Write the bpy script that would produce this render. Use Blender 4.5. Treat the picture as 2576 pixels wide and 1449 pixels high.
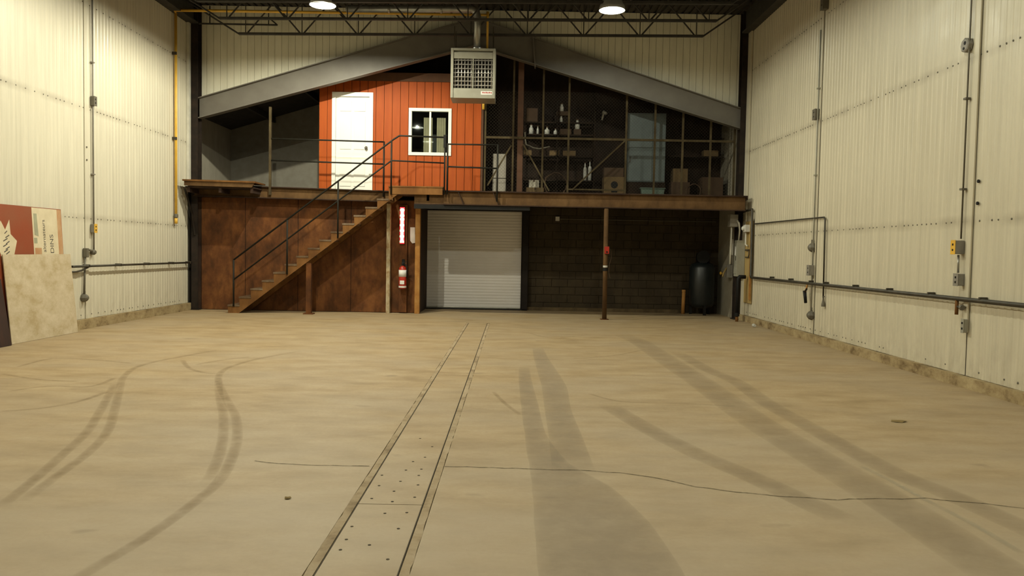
import bpy, bmesh, math, random
from mathutils import Vector, Matrix

random.seed(7)
for o in list(bpy.data.objects):
    bpy.data.objects.remove(o, do_unlink=True)
scene = bpy.context.scene
COL = scene.collection

# ---------------------------------------------------------------- camera
CAM_Z = 1.48
cd = bpy.data.cameras.new('camera'); cam = bpy.data.objects.new('camera', cd); COL.objects.link(cam)
cd.sensor_width = 36.0; cd.lens = 36.0 * 2000.0 / 2576.0; cd.clip_start = 0.05; cd.clip_end = 200
yc = Vector((2, 92.5, -2000)).normalized()
zc = Vector((0.018, 1, 0)); zc = (zc - zc.dot(yc) * yc).normalized()
xc = yc.cross(zc)
cam.matrix_world = Matrix.Translation((0, 0, CAM_Z)) @ Matrix((xc, yc, zc)).to_4x4()
scene.camera = cam

# ---------------------------------------------------------------- world, exposure
w = bpy.data.worlds.new('night'); scene.world = w; w.use_nodes = True
w.node_tree.nodes['Background'].inputs[0].default_value = (0.02, 0.02, 0.022, 1)
w.node_tree.nodes['Background'].inputs[1].default_value = 0.2
vs = scene.view_settings
vs.view_transform = 'Standard'; vs.look = 'None'; vs.gamma = 1.0; vs.use_curve_mapping = False
vs.exposure = 0.0
# power in watts of the lamps, rear row first (left row, right row)
LAMP_LEFT, LAMP_RIGHT = (880.0, 710.0, 310.0, 190.0, 150.0), (190.0, 110.0, 260.0, 190.0, 150.0)
LAMP_COL_LEFT, LAMP_COL_RIGHT = (1.0, 0.96, 0.74), (0.96, 0.96, 0.76)

# ---------------------------------------------------------------- materials
def newmat(name):
    m = bpy.data.materials.new(name); m.use_nodes = True
    nt = m.node_tree; nt.nodes.clear()
    out = nt.nodes.new('ShaderNodeOutputMaterial')
    return m, nt, out
def N(nt, t, **kw):
    n = nt.nodes.new(t)
    for k, v in kw.items(): setattr(n, k, v)
    return n
def pos(nt, scale=(1, 1, 1)):
    g = N(nt, 'ShaderNodeNewGeometry'); mp = N(nt, 'ShaderNodeMapping')
    mp.inputs['Scale'].default_value = scale
    nt.links.new(g.outputs['Position'], mp.inputs['Vector'])
    return mp.outputs[0]
def noise(nt, vec, scale, detail=4, rough=0.55):
    n = N(nt, 'ShaderNodeTexNoise'); n.inputs['Scale'].default_value = scale
    n.inputs['Detail'].default_value = detail; n.inputs['Roughness'].default_value = rough
    nt.links.new(vec, n.inputs['Vector']); return n.outputs['Fac']
def ramp(nt, fac, stops):
    r = N(nt, 'ShaderNodeValToRGB'); e = r.color_ramp.elements
    while len(e) < len(stops): e.new(0.5)
    for el, (p, c) in zip(e, stops):
        el.position = p; el.color = c if len(c) == 4 else (*c, 1)
    nt.links.new(fac, r.inputs[0]); return r.outputs[0]
def mix(nt, fac, a, b, mode='MIX'):
    m = N(nt, 'ShaderNodeMix', data_type='RGBA', blend_type=mode)
    if isinstance(fac, (int, float)): m.inputs[0].default_value = fac
    else: nt.links.new(fac, m.inputs[0])
    for i, s in ((6, a), (7, b)):
        if isinstance(s, tuple): m.inputs[i].default_value = (*s[:3], 1)
        else: nt.links.new(s, m.inputs[i])
    return m.outputs[2]
def math_(nt, op, a, b=0.5, c=None):
    m = N(nt, 'ShaderNodeMath', operation=op)
    for i, s in enumerate((a, b, c)):
        if s is None: continue
        if isinstance(s, (int, float)): m.inputs[i].default_value = s
        else: nt.links.new(s, m.inputs[i])
    return m.outputs[0]
def finish(nt, out, col, rough=0.7, metal=0.0, bump=None, bstr=0.2, bdist=0.01, spec=0.5):
    p = N(nt, 'ShaderNodeBsdfPrincipled')
    if isinstance(col, tuple): p.inputs['Base Color'].default_value = (*col[:3], 1)
    else: nt.links.new(col, p.inputs['Base Color'])
    if isinstance(rough, (int, float)): p.inputs['Roughness'].default_value = rough
    else: nt.links.new(rough, p.inputs['Roughness'])
    p.inputs['Metallic'].default_value = metal
    p.inputs['Specular IOR Level'].default_value = spec
    if bump is not None:
        b = N(nt, 'ShaderNodeBump'); b.inputs['Strength'].default_value = bstr; b.inputs['Distance'].default_value = bdist
        nt.links.new(bump, b.inputs['Height']); nt.links.new(b.outputs[0], p.inputs['Normal'])
    nt.links.new(p.outputs[0], out.inputs[0])
def simple(name, c1, c2=None, rough=0.7, metal=0.0, sc=6.0, stretch=(1, 1, 1), lo=0.35, hi=0.68, bstr=0.0, spec=0.5):
    m, nt, out = newmat(name)
    if c2 is None: c2 = tuple(x * 0.82 for x in c1)
    n = noise(nt, pos(nt, stretch), sc)
    col = ramp(nt, n, [(lo, c2), (hi, c1)])
    finish(nt, out, col, rough, metal, n if bstr else None, bstr, spec=spec)
    return m
def emit(name, col, strength):
    m, nt, out = newmat(name)
    e = N(nt, 'ShaderNodeEmission'); e.inputs[0].default_value = (*col, 1); e.inputs[1].default_value = strength
    nt.links.new(e.outputs[0], out.inputs[0]); return m
def overlay(name, col, alpha, nsc=8.0, edge=True, lo=0.3, hi=0.7, pw=0.7):
    m, nt, out = newmat(name)
    uv = N(nt, 'ShaderNodeUVMap'); sep = N(nt, 'ShaderNodeSeparateXYZ'); nt.links.new(uv.outputs[0], sep.inputs[0])
    n = noise(nt, pos(nt), nsc, 5, 0.65)
    a = ramp(nt, n, [(lo, (0.25,) * 3), (hi, (1,) * 3)])
    if edge:
        t = math_(nt, 'MULTIPLY', sep.outputs[1], math_(nt, 'SUBTRACT', 1.0, sep.outputs[1]))
        t = math_(nt, 'MULTIPLY', t, 4.0)
        t = math_(nt, 'POWER', t, pw)
        a = math_(nt, 'MULTIPLY', a, t)
        u = math_(nt, 'MULTIPLY', sep.outputs[0], math_(nt, 'SUBTRACT', 1.0, sep.outputs[0]))
        u = math_(nt, 'MINIMUM', math_(nt, 'MULTIPLY', u, 12.0), 1.0)
        a = math_(nt, 'MULTIPLY', a, u)
    a = math_(nt, 'MULTIPLY', a, alpha)
    d = N(nt, 'ShaderNodeBsdfDiffuse'); d.inputs[0].default_value = (*col, 1)
    tr = N(nt, 'ShaderNodeBsdfTransparent'); mx = N(nt, 'ShaderNodeMixShader')
    nt.links.new(a, mx.inputs[0]); nt.links.new(tr.outputs[0], mx.inputs[1]); nt.links.new(d.outputs[0], mx.inputs[2])
    nt.links.new(mx.outputs[0], out.inputs[0]); return m

def wall_material(name, base):
    """painted liner sheet: dirt along the girt screw rows, faint vertical streaks, splash dirt near the floor"""
    m, nt, out = newmat(name)
    g = N(nt, 'ShaderNodeNewGeometry'); sep = N(nt, 'ShaderNodeSeparateXYZ'); nt.links.new(g.outputs['Position'], sep.inputs[0])
    z = sep.outputs[2]
    streak = noise(nt, pos(nt, (1, 9, 0.35)), 1.6, 5, 0.6)
    blot = noise(nt, pos(nt), 2.2, 5, 0.6)
    col = ramp(nt, streak, [(0.3, tuple(b * 0.86 for b in base)), (0.62, base)])
    dirt = (base[0] * 0.38, base[1] * 0.34, base[2] * 0.30)
    for zz in (1.92, 3.82, 5.62):
        d = math_(nt, 'ABSOLUTE', math_(nt, 'SUBTRACT', z, zz))
        f = math_(nt, 'SUBTRACT', 1.0, math_(nt, 'MULTIPLY', d, 11.0)); f = math_(nt, 'MAXIMUM', f, 0.0)
        f = math_(nt, 'MULTIPLY', f, ramp(nt, blot, [(0.38, (0.08,) * 3), (0.66, (0.5,) * 3)]))
        col = mix(nt, f, col, dirt)
    lowf = math_(nt, 'MAXIMUM', math_(nt, 'SUBTRACT', 1.0, math_(nt, 'MULTIPLY', z, 1.3)), 0.0)
    fine = noise(nt, pos(nt, (1, 1, 0.5)), 7.0, 5, 0.7)
    lowf = math_(nt, 'MULTIPLY', lowf, ramp(nt, fine, [(0.45, (0.0,) * 3), (0.75, (0.5,) * 3)]))
    col = mix(nt, lowf, col, dirt)
    rr = ramp(nt, blot, [(0.3, (0.32,) * 3), (0.7, (0.5,) * 3)])
    finish(nt, out, col, rr, 0.0, spec=0.5)
    return m
def floor_material():
    m, nt, out = newmat('concrete_floor')
    big = noise(nt, pos(nt, (0.55, 1.0, 1)), 0.9, 5, 0.6)
    brush = noise(nt, pos(nt, (0.75, 1.55, 1)), 2.1, 7, 0.66)
    fine = noise(nt, pos(nt), 34, 4, 0.6)
    g = N(nt, 'ShaderNodeNewGeometry'); sep = N(nt, 'ShaderNodeSeparateXYZ'); nt.links.new(g.outputs['Position'], sep.inputs[0])
    c = ramp(nt, brush, [(0.30, (0.275, 0.192, 0.096)), (0.50, (0.378, 0.275, 0.152)), (0.70, (0.45, 0.345, 0.208))])
    c = mix(nt, ramp(nt, big, [(0.40, (0.0,) * 3), (0.64, (0.5,) * 3)]), c, (0.37, 0.30, 0.21))
    c = mix(nt, ramp(nt, fine, [(0.42, (0.0,) * 3), (0.75, (0.22,) * 3)]), c, (0.22, 0.155, 0.085))
    # the floor colour blends to a paler grey towards the front
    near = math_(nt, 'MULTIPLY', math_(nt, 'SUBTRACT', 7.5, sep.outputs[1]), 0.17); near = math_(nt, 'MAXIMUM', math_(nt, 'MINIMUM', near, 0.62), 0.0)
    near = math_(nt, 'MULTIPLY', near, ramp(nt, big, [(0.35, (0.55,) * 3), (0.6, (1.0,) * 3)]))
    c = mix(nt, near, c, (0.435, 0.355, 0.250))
    spot = noise(nt, pos(nt, (0.5, 1, 1)), 3.3, 2, 0.5)
    c = mix(nt, ramp(nt, spot, [(0.70, (0.0,) * 3), (0.76, (0.4,) * 3)]), c, (0.16, 0.12, 0.075))
    finish(nt, out, c, 0.62, 0, fine, 0.12, 0.004, spec=0.35)
    return m
def rust_material(name, a, b, c, rough=0.85, sc=2.2):
    m, nt, out = newmat(name)
    n1 = noise(nt, pos(nt, (1, 1, 0.7)), sc, 7, 0.65); n2 = noise(nt, pos(nt, (1.6, 1.6, 0.5)), sc * 2.3, 4, 0.6)
    col = ramp(nt, n1, [(0.30, a), (0.50, b), (0.70, c)])
    col = mix(nt, ramp(nt, n2, [(0.52, (0.0,) * 3), (0.72, (0.6,) * 3)]), col, a)
    finish(nt, out, col, rough, 0.0, n1, 0.15, 0.01, spec=0.25)
    return m
def glass_material():
    m, nt, out = newmat('window_glass')
    gl = N(nt, 'ShaderNodeBsdfGlossy'); gl.inputs['Roughness'].default_value = 0.02; gl.inputs[0].default_value = (0.9, 0.95, 0.95, 1)
    tr = N(nt, 'ShaderNodeBsdfTransparent'); tr.inputs[0].default_value = (0.82, 0.86, 0.86, 1)
    fr = N(nt, 'ShaderNodeFresnel'); fr.inputs[0].default_value = 1.5
    mx = N(nt, 'ShaderNodeMixShader'); nt.links.new(fr.outputs[0], mx.inputs[0])
    nt.links.new(tr.outputs[0], mx.inputs[1]); nt.links.new(gl.outputs[0], mx.inputs[2]); nt.links.new(mx.outputs[0], out.inputs[0])
    return m
def concrete(name, c1, c2, c3):
    m, nt, out = newmat(name)
    n = noise(nt, pos(nt, (1, 1, 1.6)), 3.2, 6, 0.68); n2 = noise(nt, pos(nt), 16, 4, 0.6)
    col = ramp(nt, n, [(0.33, c3), (0.48, c2), (0.66, c1)])
    col = mix(nt, ramp(nt, n2, [(0.5, (0.0,) * 3), (0.8, (0.5,) * 3)]), col, c3)
    finish(nt, out, col, 0.9, 0, n2, 0.3, 0.01, spec=0.2); return m

M = {}
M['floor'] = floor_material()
M['wall'] = wall_material('liner_sheet', (0.66, 0.62, 0.50))
M['wall_r'] = wall_material('darker_liner_sheet', (0.60, 0.55, 0.425))  # same liner sheet in a slightly darker tone
M['backing'] = simple('wall_backing', (0.06, 0.05, 0.035), rough=0.9)
M['gable'] = simple('gable_sheet', (0.78, 0.75, 0.61), (0.70, 0.67, 0.54), rough=0.5, sc=3, stretch=(2, 1, 0.4))
M['curb'] = concrete('curb_concrete', (0.44, 0.35, 0.20), (0.33, 0.25, 0.135), (0.14, 0.092, 0.045))
M['ceiling'] = simple('dark_roof_deck', (0.05, 0.042, 0.034), (0.03, 0.026, 0.022), rough=0.8)
M['truss'] = simple('dark_truss_steel', (0.050, 0.045, 0.040), (0.03, 0.027, 0.024), rough=0.65)
M['column'] = simple('dark_column_steel', (0.030, 0.020, 0.014), (0.015, 0.011, 0.009), rough=0.7, spec=0.2)
M['rafter'] = simple('grey_rafter_paint', (0.150, 0.138, 0.118), (0.125, 0.113, 0.096), rough=0.55, sc=2.5)
M['rust'] = rust_material('rusty_plate', (0.040, 0.016, 0.006), (0.110, 0.040, 0.012), (0.200, 0.078, 0.022))
M['rust_lite'] = rust_material('rusty_beam', (0.060, 0.031, 0.012), (0.105, 0.056, 0.021), (0.15, 0.084, 0.033))
M['rust_stair'] = rust_material('rusty_stair_steel', (0.095, 0.040, 0.012), (0.16, 0.072, 0.020), (0.23, 0.110, 0.034))
M['flange'] = rust_material('dark_flange', (0.020, 0.011, 0.008), (0.036, 0.019, 0.012), (0.055, 0.03, 0.016))
M['rail'] = simple('dark_green_rail_paint', (0.016, 0.015, 0.010), (0.010, 0.009, 0.007), rough=0.6, spec=0.25)
M['orange'] = simple('orange_siding', (0.405, 0.078, 0.006), (0.35, 0.062, 0.005), rough=0.6, sc=2.0, stretch=(6, 1, 0.7), spec=0.25)
M['groove'] = simple('siding_groove', (0.07, 0.020, 0.006), rough=0.9)
M['fascia'] = simple('brown_fascia', (0.10, 0.042, 0.018), rough=0.8)
M['white'] = simple('white_door_paint', (0.87, 0.86, 0.80), (0.84, 0.83, 0.77), rough=0.42, sc=1.5)
M['white_old'] = simple('old_white_paint', (0.62, 0.60, 0.52), rough=0.55)
M['black'] = simple('black_paint', (0.012, 0.011, 0.010), (0.008, 0.008, 0.008), rough=0.6, spec=0.2)
M['dark_metal'] = simple('dark_pipe', (0.060, 0.050, 0.034), (0.035, 0.03, 0.02), rough=0.5, metal=0.2)
M['grey_box'] = simple('grey_box_paint', (0.27, 0.25, 0.215), (0.21, 0.195, 0.165), rough=0.5)
M['dull_box'] = simple('dull_cast_box', (0.15, 0.135, 0.10), (0.11, 0.098, 0.072), rough=0.55)
M['panel_grey'] = simple('breaker_panel_grey', (0.33, 0.32, 0.26), (0.28, 0.27, 0.22), rough=0.5)
M['conduit'] = simple('galvanised_conduit', (0.42, 0.41, 0.37), (0.33, 0.32, 0.28), rough=0.35, metal=0.6)
M['ply'] = simple('plywood', (0.42, 0.30, 0.115), (0.34, 0.235, 0.085), rough=0.7, sc=3, stretch=(1, 5, 0.8))
M['yellow'] = simple('yellow_gas_paint', (0.76, 0.46, 0.06), (0.66, 0.38, 0.05), rough=0.45)
M['flue'] = simple('galvanised_flue', (0.36, 0.36, 0.35), (0.26, 0.26, 0.25), rough=0.32, metal=0.7)
M['heater'] = simple('heater_enamel', (0.30, 0.29, 0.235), (0.265, 0.255, 0.205), rough=0.45)
M['louver'] = simple('heater_louver_steel', (0.50, 0.47, 0.42), (0.36, 0.33, 0.29), rough=0.3, metal=0.55)
M['reflector'] = simple('lamp_reflector', (0.30, 0.30, 0.29), rough=0.6)
M['bulb'] = emit('lamp_glow', (1.0, 0.95, 0.8), 40.0)
M['glass'] = glass_material()
M['beige'] = simple('beige_sheet', (0.62, 0.52, 0.34), rough=0.8)
M['room_dark'] = simple('dim_room_paint', (0.10, 0.095, 0.085), rough=0.9)
M['shutter'] = simple('grey_shutter_paint', (0.76, 0.73, 0.72), (0.72, 0.69, 0.67), rough=0.45, sc=2)
M['jamb'] = simple('black_jamb_steel', (0.017, 0.013, 0.011), (0.012, 0.009, 0.008), rough=0.7, spec=0.2)
M['block'] = rust_material('dark_painted_block', (0.030, 0.022, 0.013), (0.047, 0.034, 0.019), (0.066, 0.048, 0.026), sc=1.7)
M['mortar'] = simple('dark_mortar', (0.085, 0.064, 0.038), rough=0.95)
M['post_pale'] = rust_material('peeling_post_paint', (0.22, 0.12, 0.045), (0.40, 0.32, 0.20), (0.50, 0.44, 0.33), sc=7)
M['post_wood'] = rust_material('bare_wood_post', (0.24, 0.10, 0.025), (0.36, 0.17, 0.045), (0.43, 0.24, 0.08), sc=4)
M['annex_sheet'] = simple('annex_liner', (0.50, 0.46, 0.38), (0.42, 0.385, 0.31), rough=0.6, stretch=(1, 1, 0.4))
M['annex_rear'] = simple('shaded_annex_rear', (0.31, 0.29, 0.24), (0.26, 0.24, 0.195), rough=0.7)  # annex liner darkened, the rear wall's shade is put into the colour
M['offcut'] = simple('weathered_sheet', (0.33, 0.30, 0.25), (0.29, 0.265, 0.22), rough=0.6, sc=2)
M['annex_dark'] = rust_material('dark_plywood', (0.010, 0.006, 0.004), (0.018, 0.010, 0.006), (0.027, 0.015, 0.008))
M['cage'] = rust_material('cage_angle', (0.040, 0.027, 0.013), (0.064, 0.047, 0.022), (0.092, 0.070, 0.037), sc=5)
M['mesh'] = simple('cage_wire', (0.06, 0.048, 0.03), rough=0.6, metal=0.2)
M['cab'] = simple('blue_grey_cabinet', (0.115, 0.145, 0.15), (0.09, 0.115, 0.12), rough=0.5, sc=3)
M['cardboard'] = simple('cardboard', (0.15, 0.098, 0.042), (0.12, 0.078, 0.034), rough=0.9)
M['jar'] = simple('white_plastic', (0.62, 0.62, 0.58), rough=0.4)
M['brown_item'] = simple('brown_carton', (0.07, 0.038, 0.018), rough=0.8)
M['teal'] = simple('pale_teal_plastic', (0.11, 0.16, 0.13), rough=0.5)
M['red'] = simple('extinguisher_red', (0.40, 0.025, 0.012), (0.33, 0.02, 0.01), rough=0.35)
M['paper'] = simple('white_paper', (0.78, 0.77, 0.75), rough=0.7)
M['tank'] = simple('dark_blue_tank', (0.010, 0.013, 0.014), (0.006, 0.009, 0.010), rough=0.4)
M['led_red'] = emit('led_red_glow', (1.0, 0.02, 0.03), 5.0)
M['led_hot'] = emit('led_hot_core', (1.0, 0.62, 0.24), 7.0)
M['sign_red'] = simple('sign_red', (0.27, 0.046, 0.016), (0.25, 0.075, 0.035), rough=0.5, sc=1.3)
M['sign_white'] = simple('sign_cream', (0.68, 0.60, 0.43), (0.60, 0.52, 0.36), rough=0.55)
M['sign_rust'] = simple('sign_rust_band', (0.42, 0.20, 0.09), (0.50, 0.33, 0.18), rough=0.7, sc=5)
M['sign_ink'] = simple('sign_ink', (0.10, 0.085, 0.07), rough=0.7)
M['sign_grey'] = simple('sign_grey_green', (0.36, 0.36, 0.25), rough=0.7)
M['dirty_board'] = concrete('dirty_white_board', (0.60, 0.515, 0.38), (0.52, 0.435, 0.30), (0.43, 0.34, 0.20))
M['dark_board'] = simple('dark_brown_board', (0.045, 0.018, 0.012), (0.02, 0.01, 0.008), rough=0.6, sc=9, stretch=(1, 1, 0.2))
M['grout'] = concrete('trench_grout', (0.43, 0.345, 0.235), (0.37, 0.285, 0.18), (0.20, 0.145, 0.085))
M['gap'] = simple('gap_dirt', (0.085, 0.066, 0.042), (0.05, 0.038, 0.024), rough=1, sc=9)
M['tyre'] = overlay('tyre_rubber', (0.30, 0.21, 0.115), 0.30, 7, True)
M['wash'] = overlay('grey_scrubbed_patch', (0.375, 0.310, 0.235), 0.36, 5.0, True, 0.15, 0.6, 0.3)
M['band'] = overlay('grey_scrubbed_band', (0.36, 0.285, 0.195), 0.34, 4.0, True, 0.2, 0.65, 0.5)
M['pale'] = overlay('pale_streak', (0.50, 0.45, 0.34), 0.5, 5, True)
M['crack'] = overlay('crack_dirt', (0.06, 0.045, 0.025), 0.85, 18, False)
M['litter'] = simple('dry_leaf', (0.22, 0.15, 0.05), rough=0.9)

# ---------------------------------------------------------------- mesh builder
class MB:
    def __init__(s): s.v = []; s.f = []; s.uv = []
    def add(s, vs, fs):
        b = len(s.v); s.v += [tuple(p) for p in vs]; s.f += [tuple(i + b for i in f) for f in fs]; return s
    def box(s, x0, x1, y0, y1, z0, z1):
        return s.add([(x0, y0, z0), (x1, y0, z0), (x1, y1, z0), (x0, y1, z0), (x0, y0, z1), (x1, y0, z1), (x1, y1, z1), (x0, y1, z1)],
                     [(0, 3, 2, 1), (4, 5, 6, 7), (0, 1, 5, 4), (1, 2, 6, 5), (2, 3, 7, 6), (3, 0, 4, 7)])
    def cbox(s, x0, x1, y0, y1, z0, z1, b):
        """box with chamfered edges (three crossing slabs share one hull)"""
        bm = bmesh.new(); bmesh.ops.create_cube(bm, size=1)
        for v in bm.verts:
            v.co = Vector((x0 + (v.co.x + .5) * (x1 - x0), y0 + (v.co.y + .5) * (y1 - y0), z0 + (v.co.z + .5) * (z1 - z0)))
        bmesh.ops.bevel(bm, geom=list(bm.edges), offset=b, segments=2, affect='EDGES', profile=0.6)
        bm.verts.index_update()
        s.add([v.co[:] for v in bm.verts], [[v.index for v in f.verts] for f in bm.faces]); bm.free(); return s
    def prism(s, poly, plane, a, b):
        n = len(poly)
        def P(p, t): return {'xz': (p[0], t, p[1]), 'xy': (p[0], p[1], t), 'yz': (t, p[0], p[1])}[plane]
        vs = [P(p, a) for p in poly] + [P(p, b) for p in poly]
        fs = [tuple(range(n)), tuple(range(2 * n - 1, n - 1, -1))] + [(i, i + n, (i + 1) % n + n, (i + 1) % n) for i in range(n)]
        return s.add(vs, fs)
    def tube(s, pts, r, n=8, cap=True):
        pts = [Vector(p) for p in pts]; rings = []; up0 = None
        for i, p in enumerate(pts):
            if i == 0: d = pts[1] - p
            elif i == len(pts) - 1: d = p - pts[i - 1]
            else: d = (p - pts[i - 1]).normalized() + (pts[i + 1] - p).normalized()
            d.normalize()
            ref = up0 if up0 is not None else (Vector((0, 0, 1)) if abs(d.z) < 0.9 else Vector((1, 0, 0)))
            a = d.cross(ref)
            if a.length < 1e-4: a = d.cross(Vector((0, 1, 0.3)))
            a.normalize(); b = a.cross(d).normalized(); up0 = b
            k = 1.0
            if 0 < i < len(pts) - 1:
                c = (p - pts[i - 1]).normalized().dot(d); k = 1 / max(c, 0.5)
            rr = r[i] if isinstance(r, (list, tuple)) else r
            rings.append([p + (a * math.cos(t) + b * math.sin(t)) * rr * (1 if k == 1 else min(k, 1.3)) for t in [2 * math.pi * (j + .5) / n for j in range(n)]])
        vs = [q for g in rings for q in g]; fs = []
        for i in range(len(pts) - 1):
            for j in range(n):
                fs.append((i * n + j, i * n + (j + 1) % n, (i + 1) * n + (j + 1) % n, (i + 1) * n + j))
        if cap: fs += [tuple(range(n - 1, -1, -1)), tuple(range((len(pts) - 1) * n, len(pts) * n))]
        return s.add(vs, fs)
    def lathe(s, prof, c, n=20, axis='z', closed=False):
        vs = []; fs = []
        for r, h in prof:
            for j in range(n):
                t = 2 * math.pi * j / n; x, y = r * math.cos(t), r * math.sin(t)
                vs.append({'z': (c[0] + x, c[1] + y, c[2] + h), 'x': (c[0] + h, c[1] + x, c[2] + y), 'y': (c[0] + x, c[1] + h, c[2] + y)}[axis])
        m = len(prof)
        for i in range(m - 1 + (1 if closed else 0)):
            for j in range(n):
                k = (i + 1) % m
                fs.append((i * n + j, i * n + (j + 1) % n, k * n + (j + 1) % n, k * n + j))
        if not closed: fs += [tuple(range(n - 1, -1, -1)), tuple(range((m - 1) * n, m * n))]
        return s.add(vs, fs)
    def ribbon(s, pts, wd, z, sub=4):
        P = []
        n = len(pts)
        for i in range(n - 1):                      # Catmull-Rom
            p0, p1, p2, p3 = [Vector((*pts[max(0, min(n - 1, k))], 0)) for k in (i - 1, i, i + 1, i + 2)]
            for j in range(sub):
                t = j / sub
                P.append(0.5 * (2 * p1 + (p2 - p0) * t + (2 * p0 - 5 * p1 + 4 * p2 - p3) * t * t + (3 * p1 - p0 - 3 * p2 + p3) * t ** 3))
        P.append(Vector((*pts[-1], 0))); vs = []; fs = []; m = len(P)
        for i, p in enumerate(P):
            d = (P[min(i + 1, m - 1)] - P[max(i - 1, 0)]).normalized(); nn = Vector((-d.y, d.x, 0))
            ww = wd if not callable(wd) else wd(i / (m - 1))
            for q in (-1, 0, 1):
                pp = p + nn * q * ww / 2; vs.append((pp.x, pp.y, z)); s.uv.append((i / (m - 1), (q + 1) / 2))
        for i in range(m - 1):
            for q in (0, 1): fs.append((i * 3 + q, i * 3 + q + 1, i * 3 + q + 4, i * 3 + q + 3))
        return s.add(vs, fs)
    def mesh(s, name, org=(0, 0, 0), smooth=False, recalc=True):
        me = bpy.data.meshes.new(name)
        me.from_pydata([(x - org[0], y - org[1], z - org[2]) for x, y, z in s.v], [], s.f)
        if s.uv:
            l = me.uv_layers.new(name='UVMap')
            for lp in me.loops: l.data[lp.index].uv = s.uv[lp.vertex_index]
        elif recalc:
            bm = bmesh.new(); bm.from_mesh(me); bmesh.ops.recalc_face_normals(bm, faces=bm.faces); bm.to_mesh(me); bm.free()
        if smooth:
            for p in me.polygons: p.use_smooth = len(p.vertices) <= 4
        me.update(); return me

WPOS = {}
def worldloc(o):
    p = Vector((0, 0, 0))
    while o is not None: p += o.location; o = o.parent
    return p
def obj(name, mb, mat, parent=None, smooth=False, org=None):
    base = worldloc(parent) if parent else Vector((0, 0, 0))
    if org is None: org = base
    org = Vector(org)
    me = mb.mesh(name, org, smooth); me.materials.append(mat)
    o = bpy.data.objects.new(name, me); COL.objects.link(o)
    o.parent = parent; o.location = org - base
    return o
def inst(name, me, parent, loc):
    base = worldloc(parent) if parent else Vector((0, 0, 0))
    o = bpy.data.objects.new(name, me); COL.objects.link(o); o.parent = parent; o.location = Vector(loc) - base; return o
def tag(o, label, cat, group=None, kind=None):
    o['label'] = label; o['category'] = cat
    if group: o['group'] = group
    if kind: o['kind'] = kind
    return o
def thing(name, label, cat, loc, group=None):
    o = bpy.data.objects.new(name, None); COL.objects.link(o); o.location = loc; o.empty_display_size = 0.1
    return tag(o, label, cat, group)
def struct(name, mb, mat, label, cat, parent=None):
    o = obj(name, mb, mat, parent); return tag(o, label, cat, kind='structure')
def stuff(o): o['kind'] = 'stuff'; return o

XL, XR = -7.45, 5.30          # inner faces of the liner sheets
YA = 22.0                      # rear of the annex left of the office
YF, YG, YB = -6.0, 18.4, 20.1  # wall behind the camera, gable frame, rear block wall
TR0, TR1 = -0.875, -0.495      # trench cover

# ================================================================ FLOOR
fl = MB()
yt = 16.2
def quad(x0, x1, y0, y1, z): fl.add([(x0, y0, z), (x1, y0, z), (x1, y1, z), (x0, y1, z)], [(0, 1, 2, 3)])
e0, e1 = TR0 - 0.052, TR1 + 0.052
quad(-7.7, e0, YF, 20.5, 0); quad(e1, 5.6, YF, 20.5, 0); quad(e0, e1, yt + 0.02, 20.5, 0); quad(e0, e1, YF, yt + 0.02, -0.05)
fl.add([(e0, YF, 0), (e0, yt + .02, 0), (e0, yt + .02, -.05), (e0, YF, -.05)], [(0, 1, 2, 3)])
fl.add([(e1, YF, 0), (e1, yt + .02, 0), (e1, yt + .02, -.05), (e1, YF, -.05)], [(3, 2, 1, 0)])
fl.add([(e0, yt + .02, 0), (e1, yt + .02, 0), (e1, yt + .02, -.05), (e0, yt + .02, -.05)], [(0, 1, 2, 3)])
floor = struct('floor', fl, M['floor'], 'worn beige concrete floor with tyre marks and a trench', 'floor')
HOLES = [(-0.83, 5.14), (-0.81, 4.91), (-0.69, 5.27), (-0.59, 5.3), (-0.59, 5.15), (-0.69, 5.01), (-0.7, 4.8), (-0.57, 4.94), (-0.68, 4.6), (-0.56, 4.69), (-0.81, 4.65), (-0.69, 4.39), (-0.57, 4.41), (-0.58, 4.15), (-0.83, 4.17), (-0.82, 3.98), (-0.69, 3.91), (-0.82, 3.84), (-0.57, 3.73), (-0.6, 5.61), (-0.58, 5.92), (-0.7, 6.17), (-0.67, 5.49)]
hm = MB().lathe([(0.0085, 0.0), (0.0085, 0.0022)], (0, 0, 0), 10).mesh('bolt_hole'); hm.materials.append(M['gap'])
cuts = [YF, -0.45, 4.55, 9.55, 13.0, yt]
for a, b in zip(cuts, cuts[1:]):
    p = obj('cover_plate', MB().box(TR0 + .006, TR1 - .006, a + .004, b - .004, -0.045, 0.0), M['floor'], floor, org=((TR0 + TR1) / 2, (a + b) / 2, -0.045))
    for x, y in HOLES:
        if a < y < b: inst('bolt_hole', hm, p, (x, y, -0.0005))
def jag(xa, side):
    """grout strip with a ragged outer edge"""
    m = MB(); ys = [YF + i * 0.09 for i in range(int((yt - YF) / 0.09) + 1)]
    for i, y in enumerate(ys):
        o = xa + side * (0.0465 + random.uniform(-0.006, 0.0035))
        m.v += [(xa, y, 0.0), (o, y, 0.0), (xa, y, -0.04), (o, y, -0.04)]
    for i in range(len(ys) - 1):
        k = i * 4; m.f += [(k, k + 1, k + 5, k + 4), (k, k + 4, k + 6, k + 2), (k + 1, k + 3, k + 7, k + 5)]
    return m
obj('grout_strip', jag(TR0 - 0.004, -1), M['grout'], floor); obj('grout_strip', jag(TR1 + 0.004, 1), M['grout'], floor)
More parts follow.
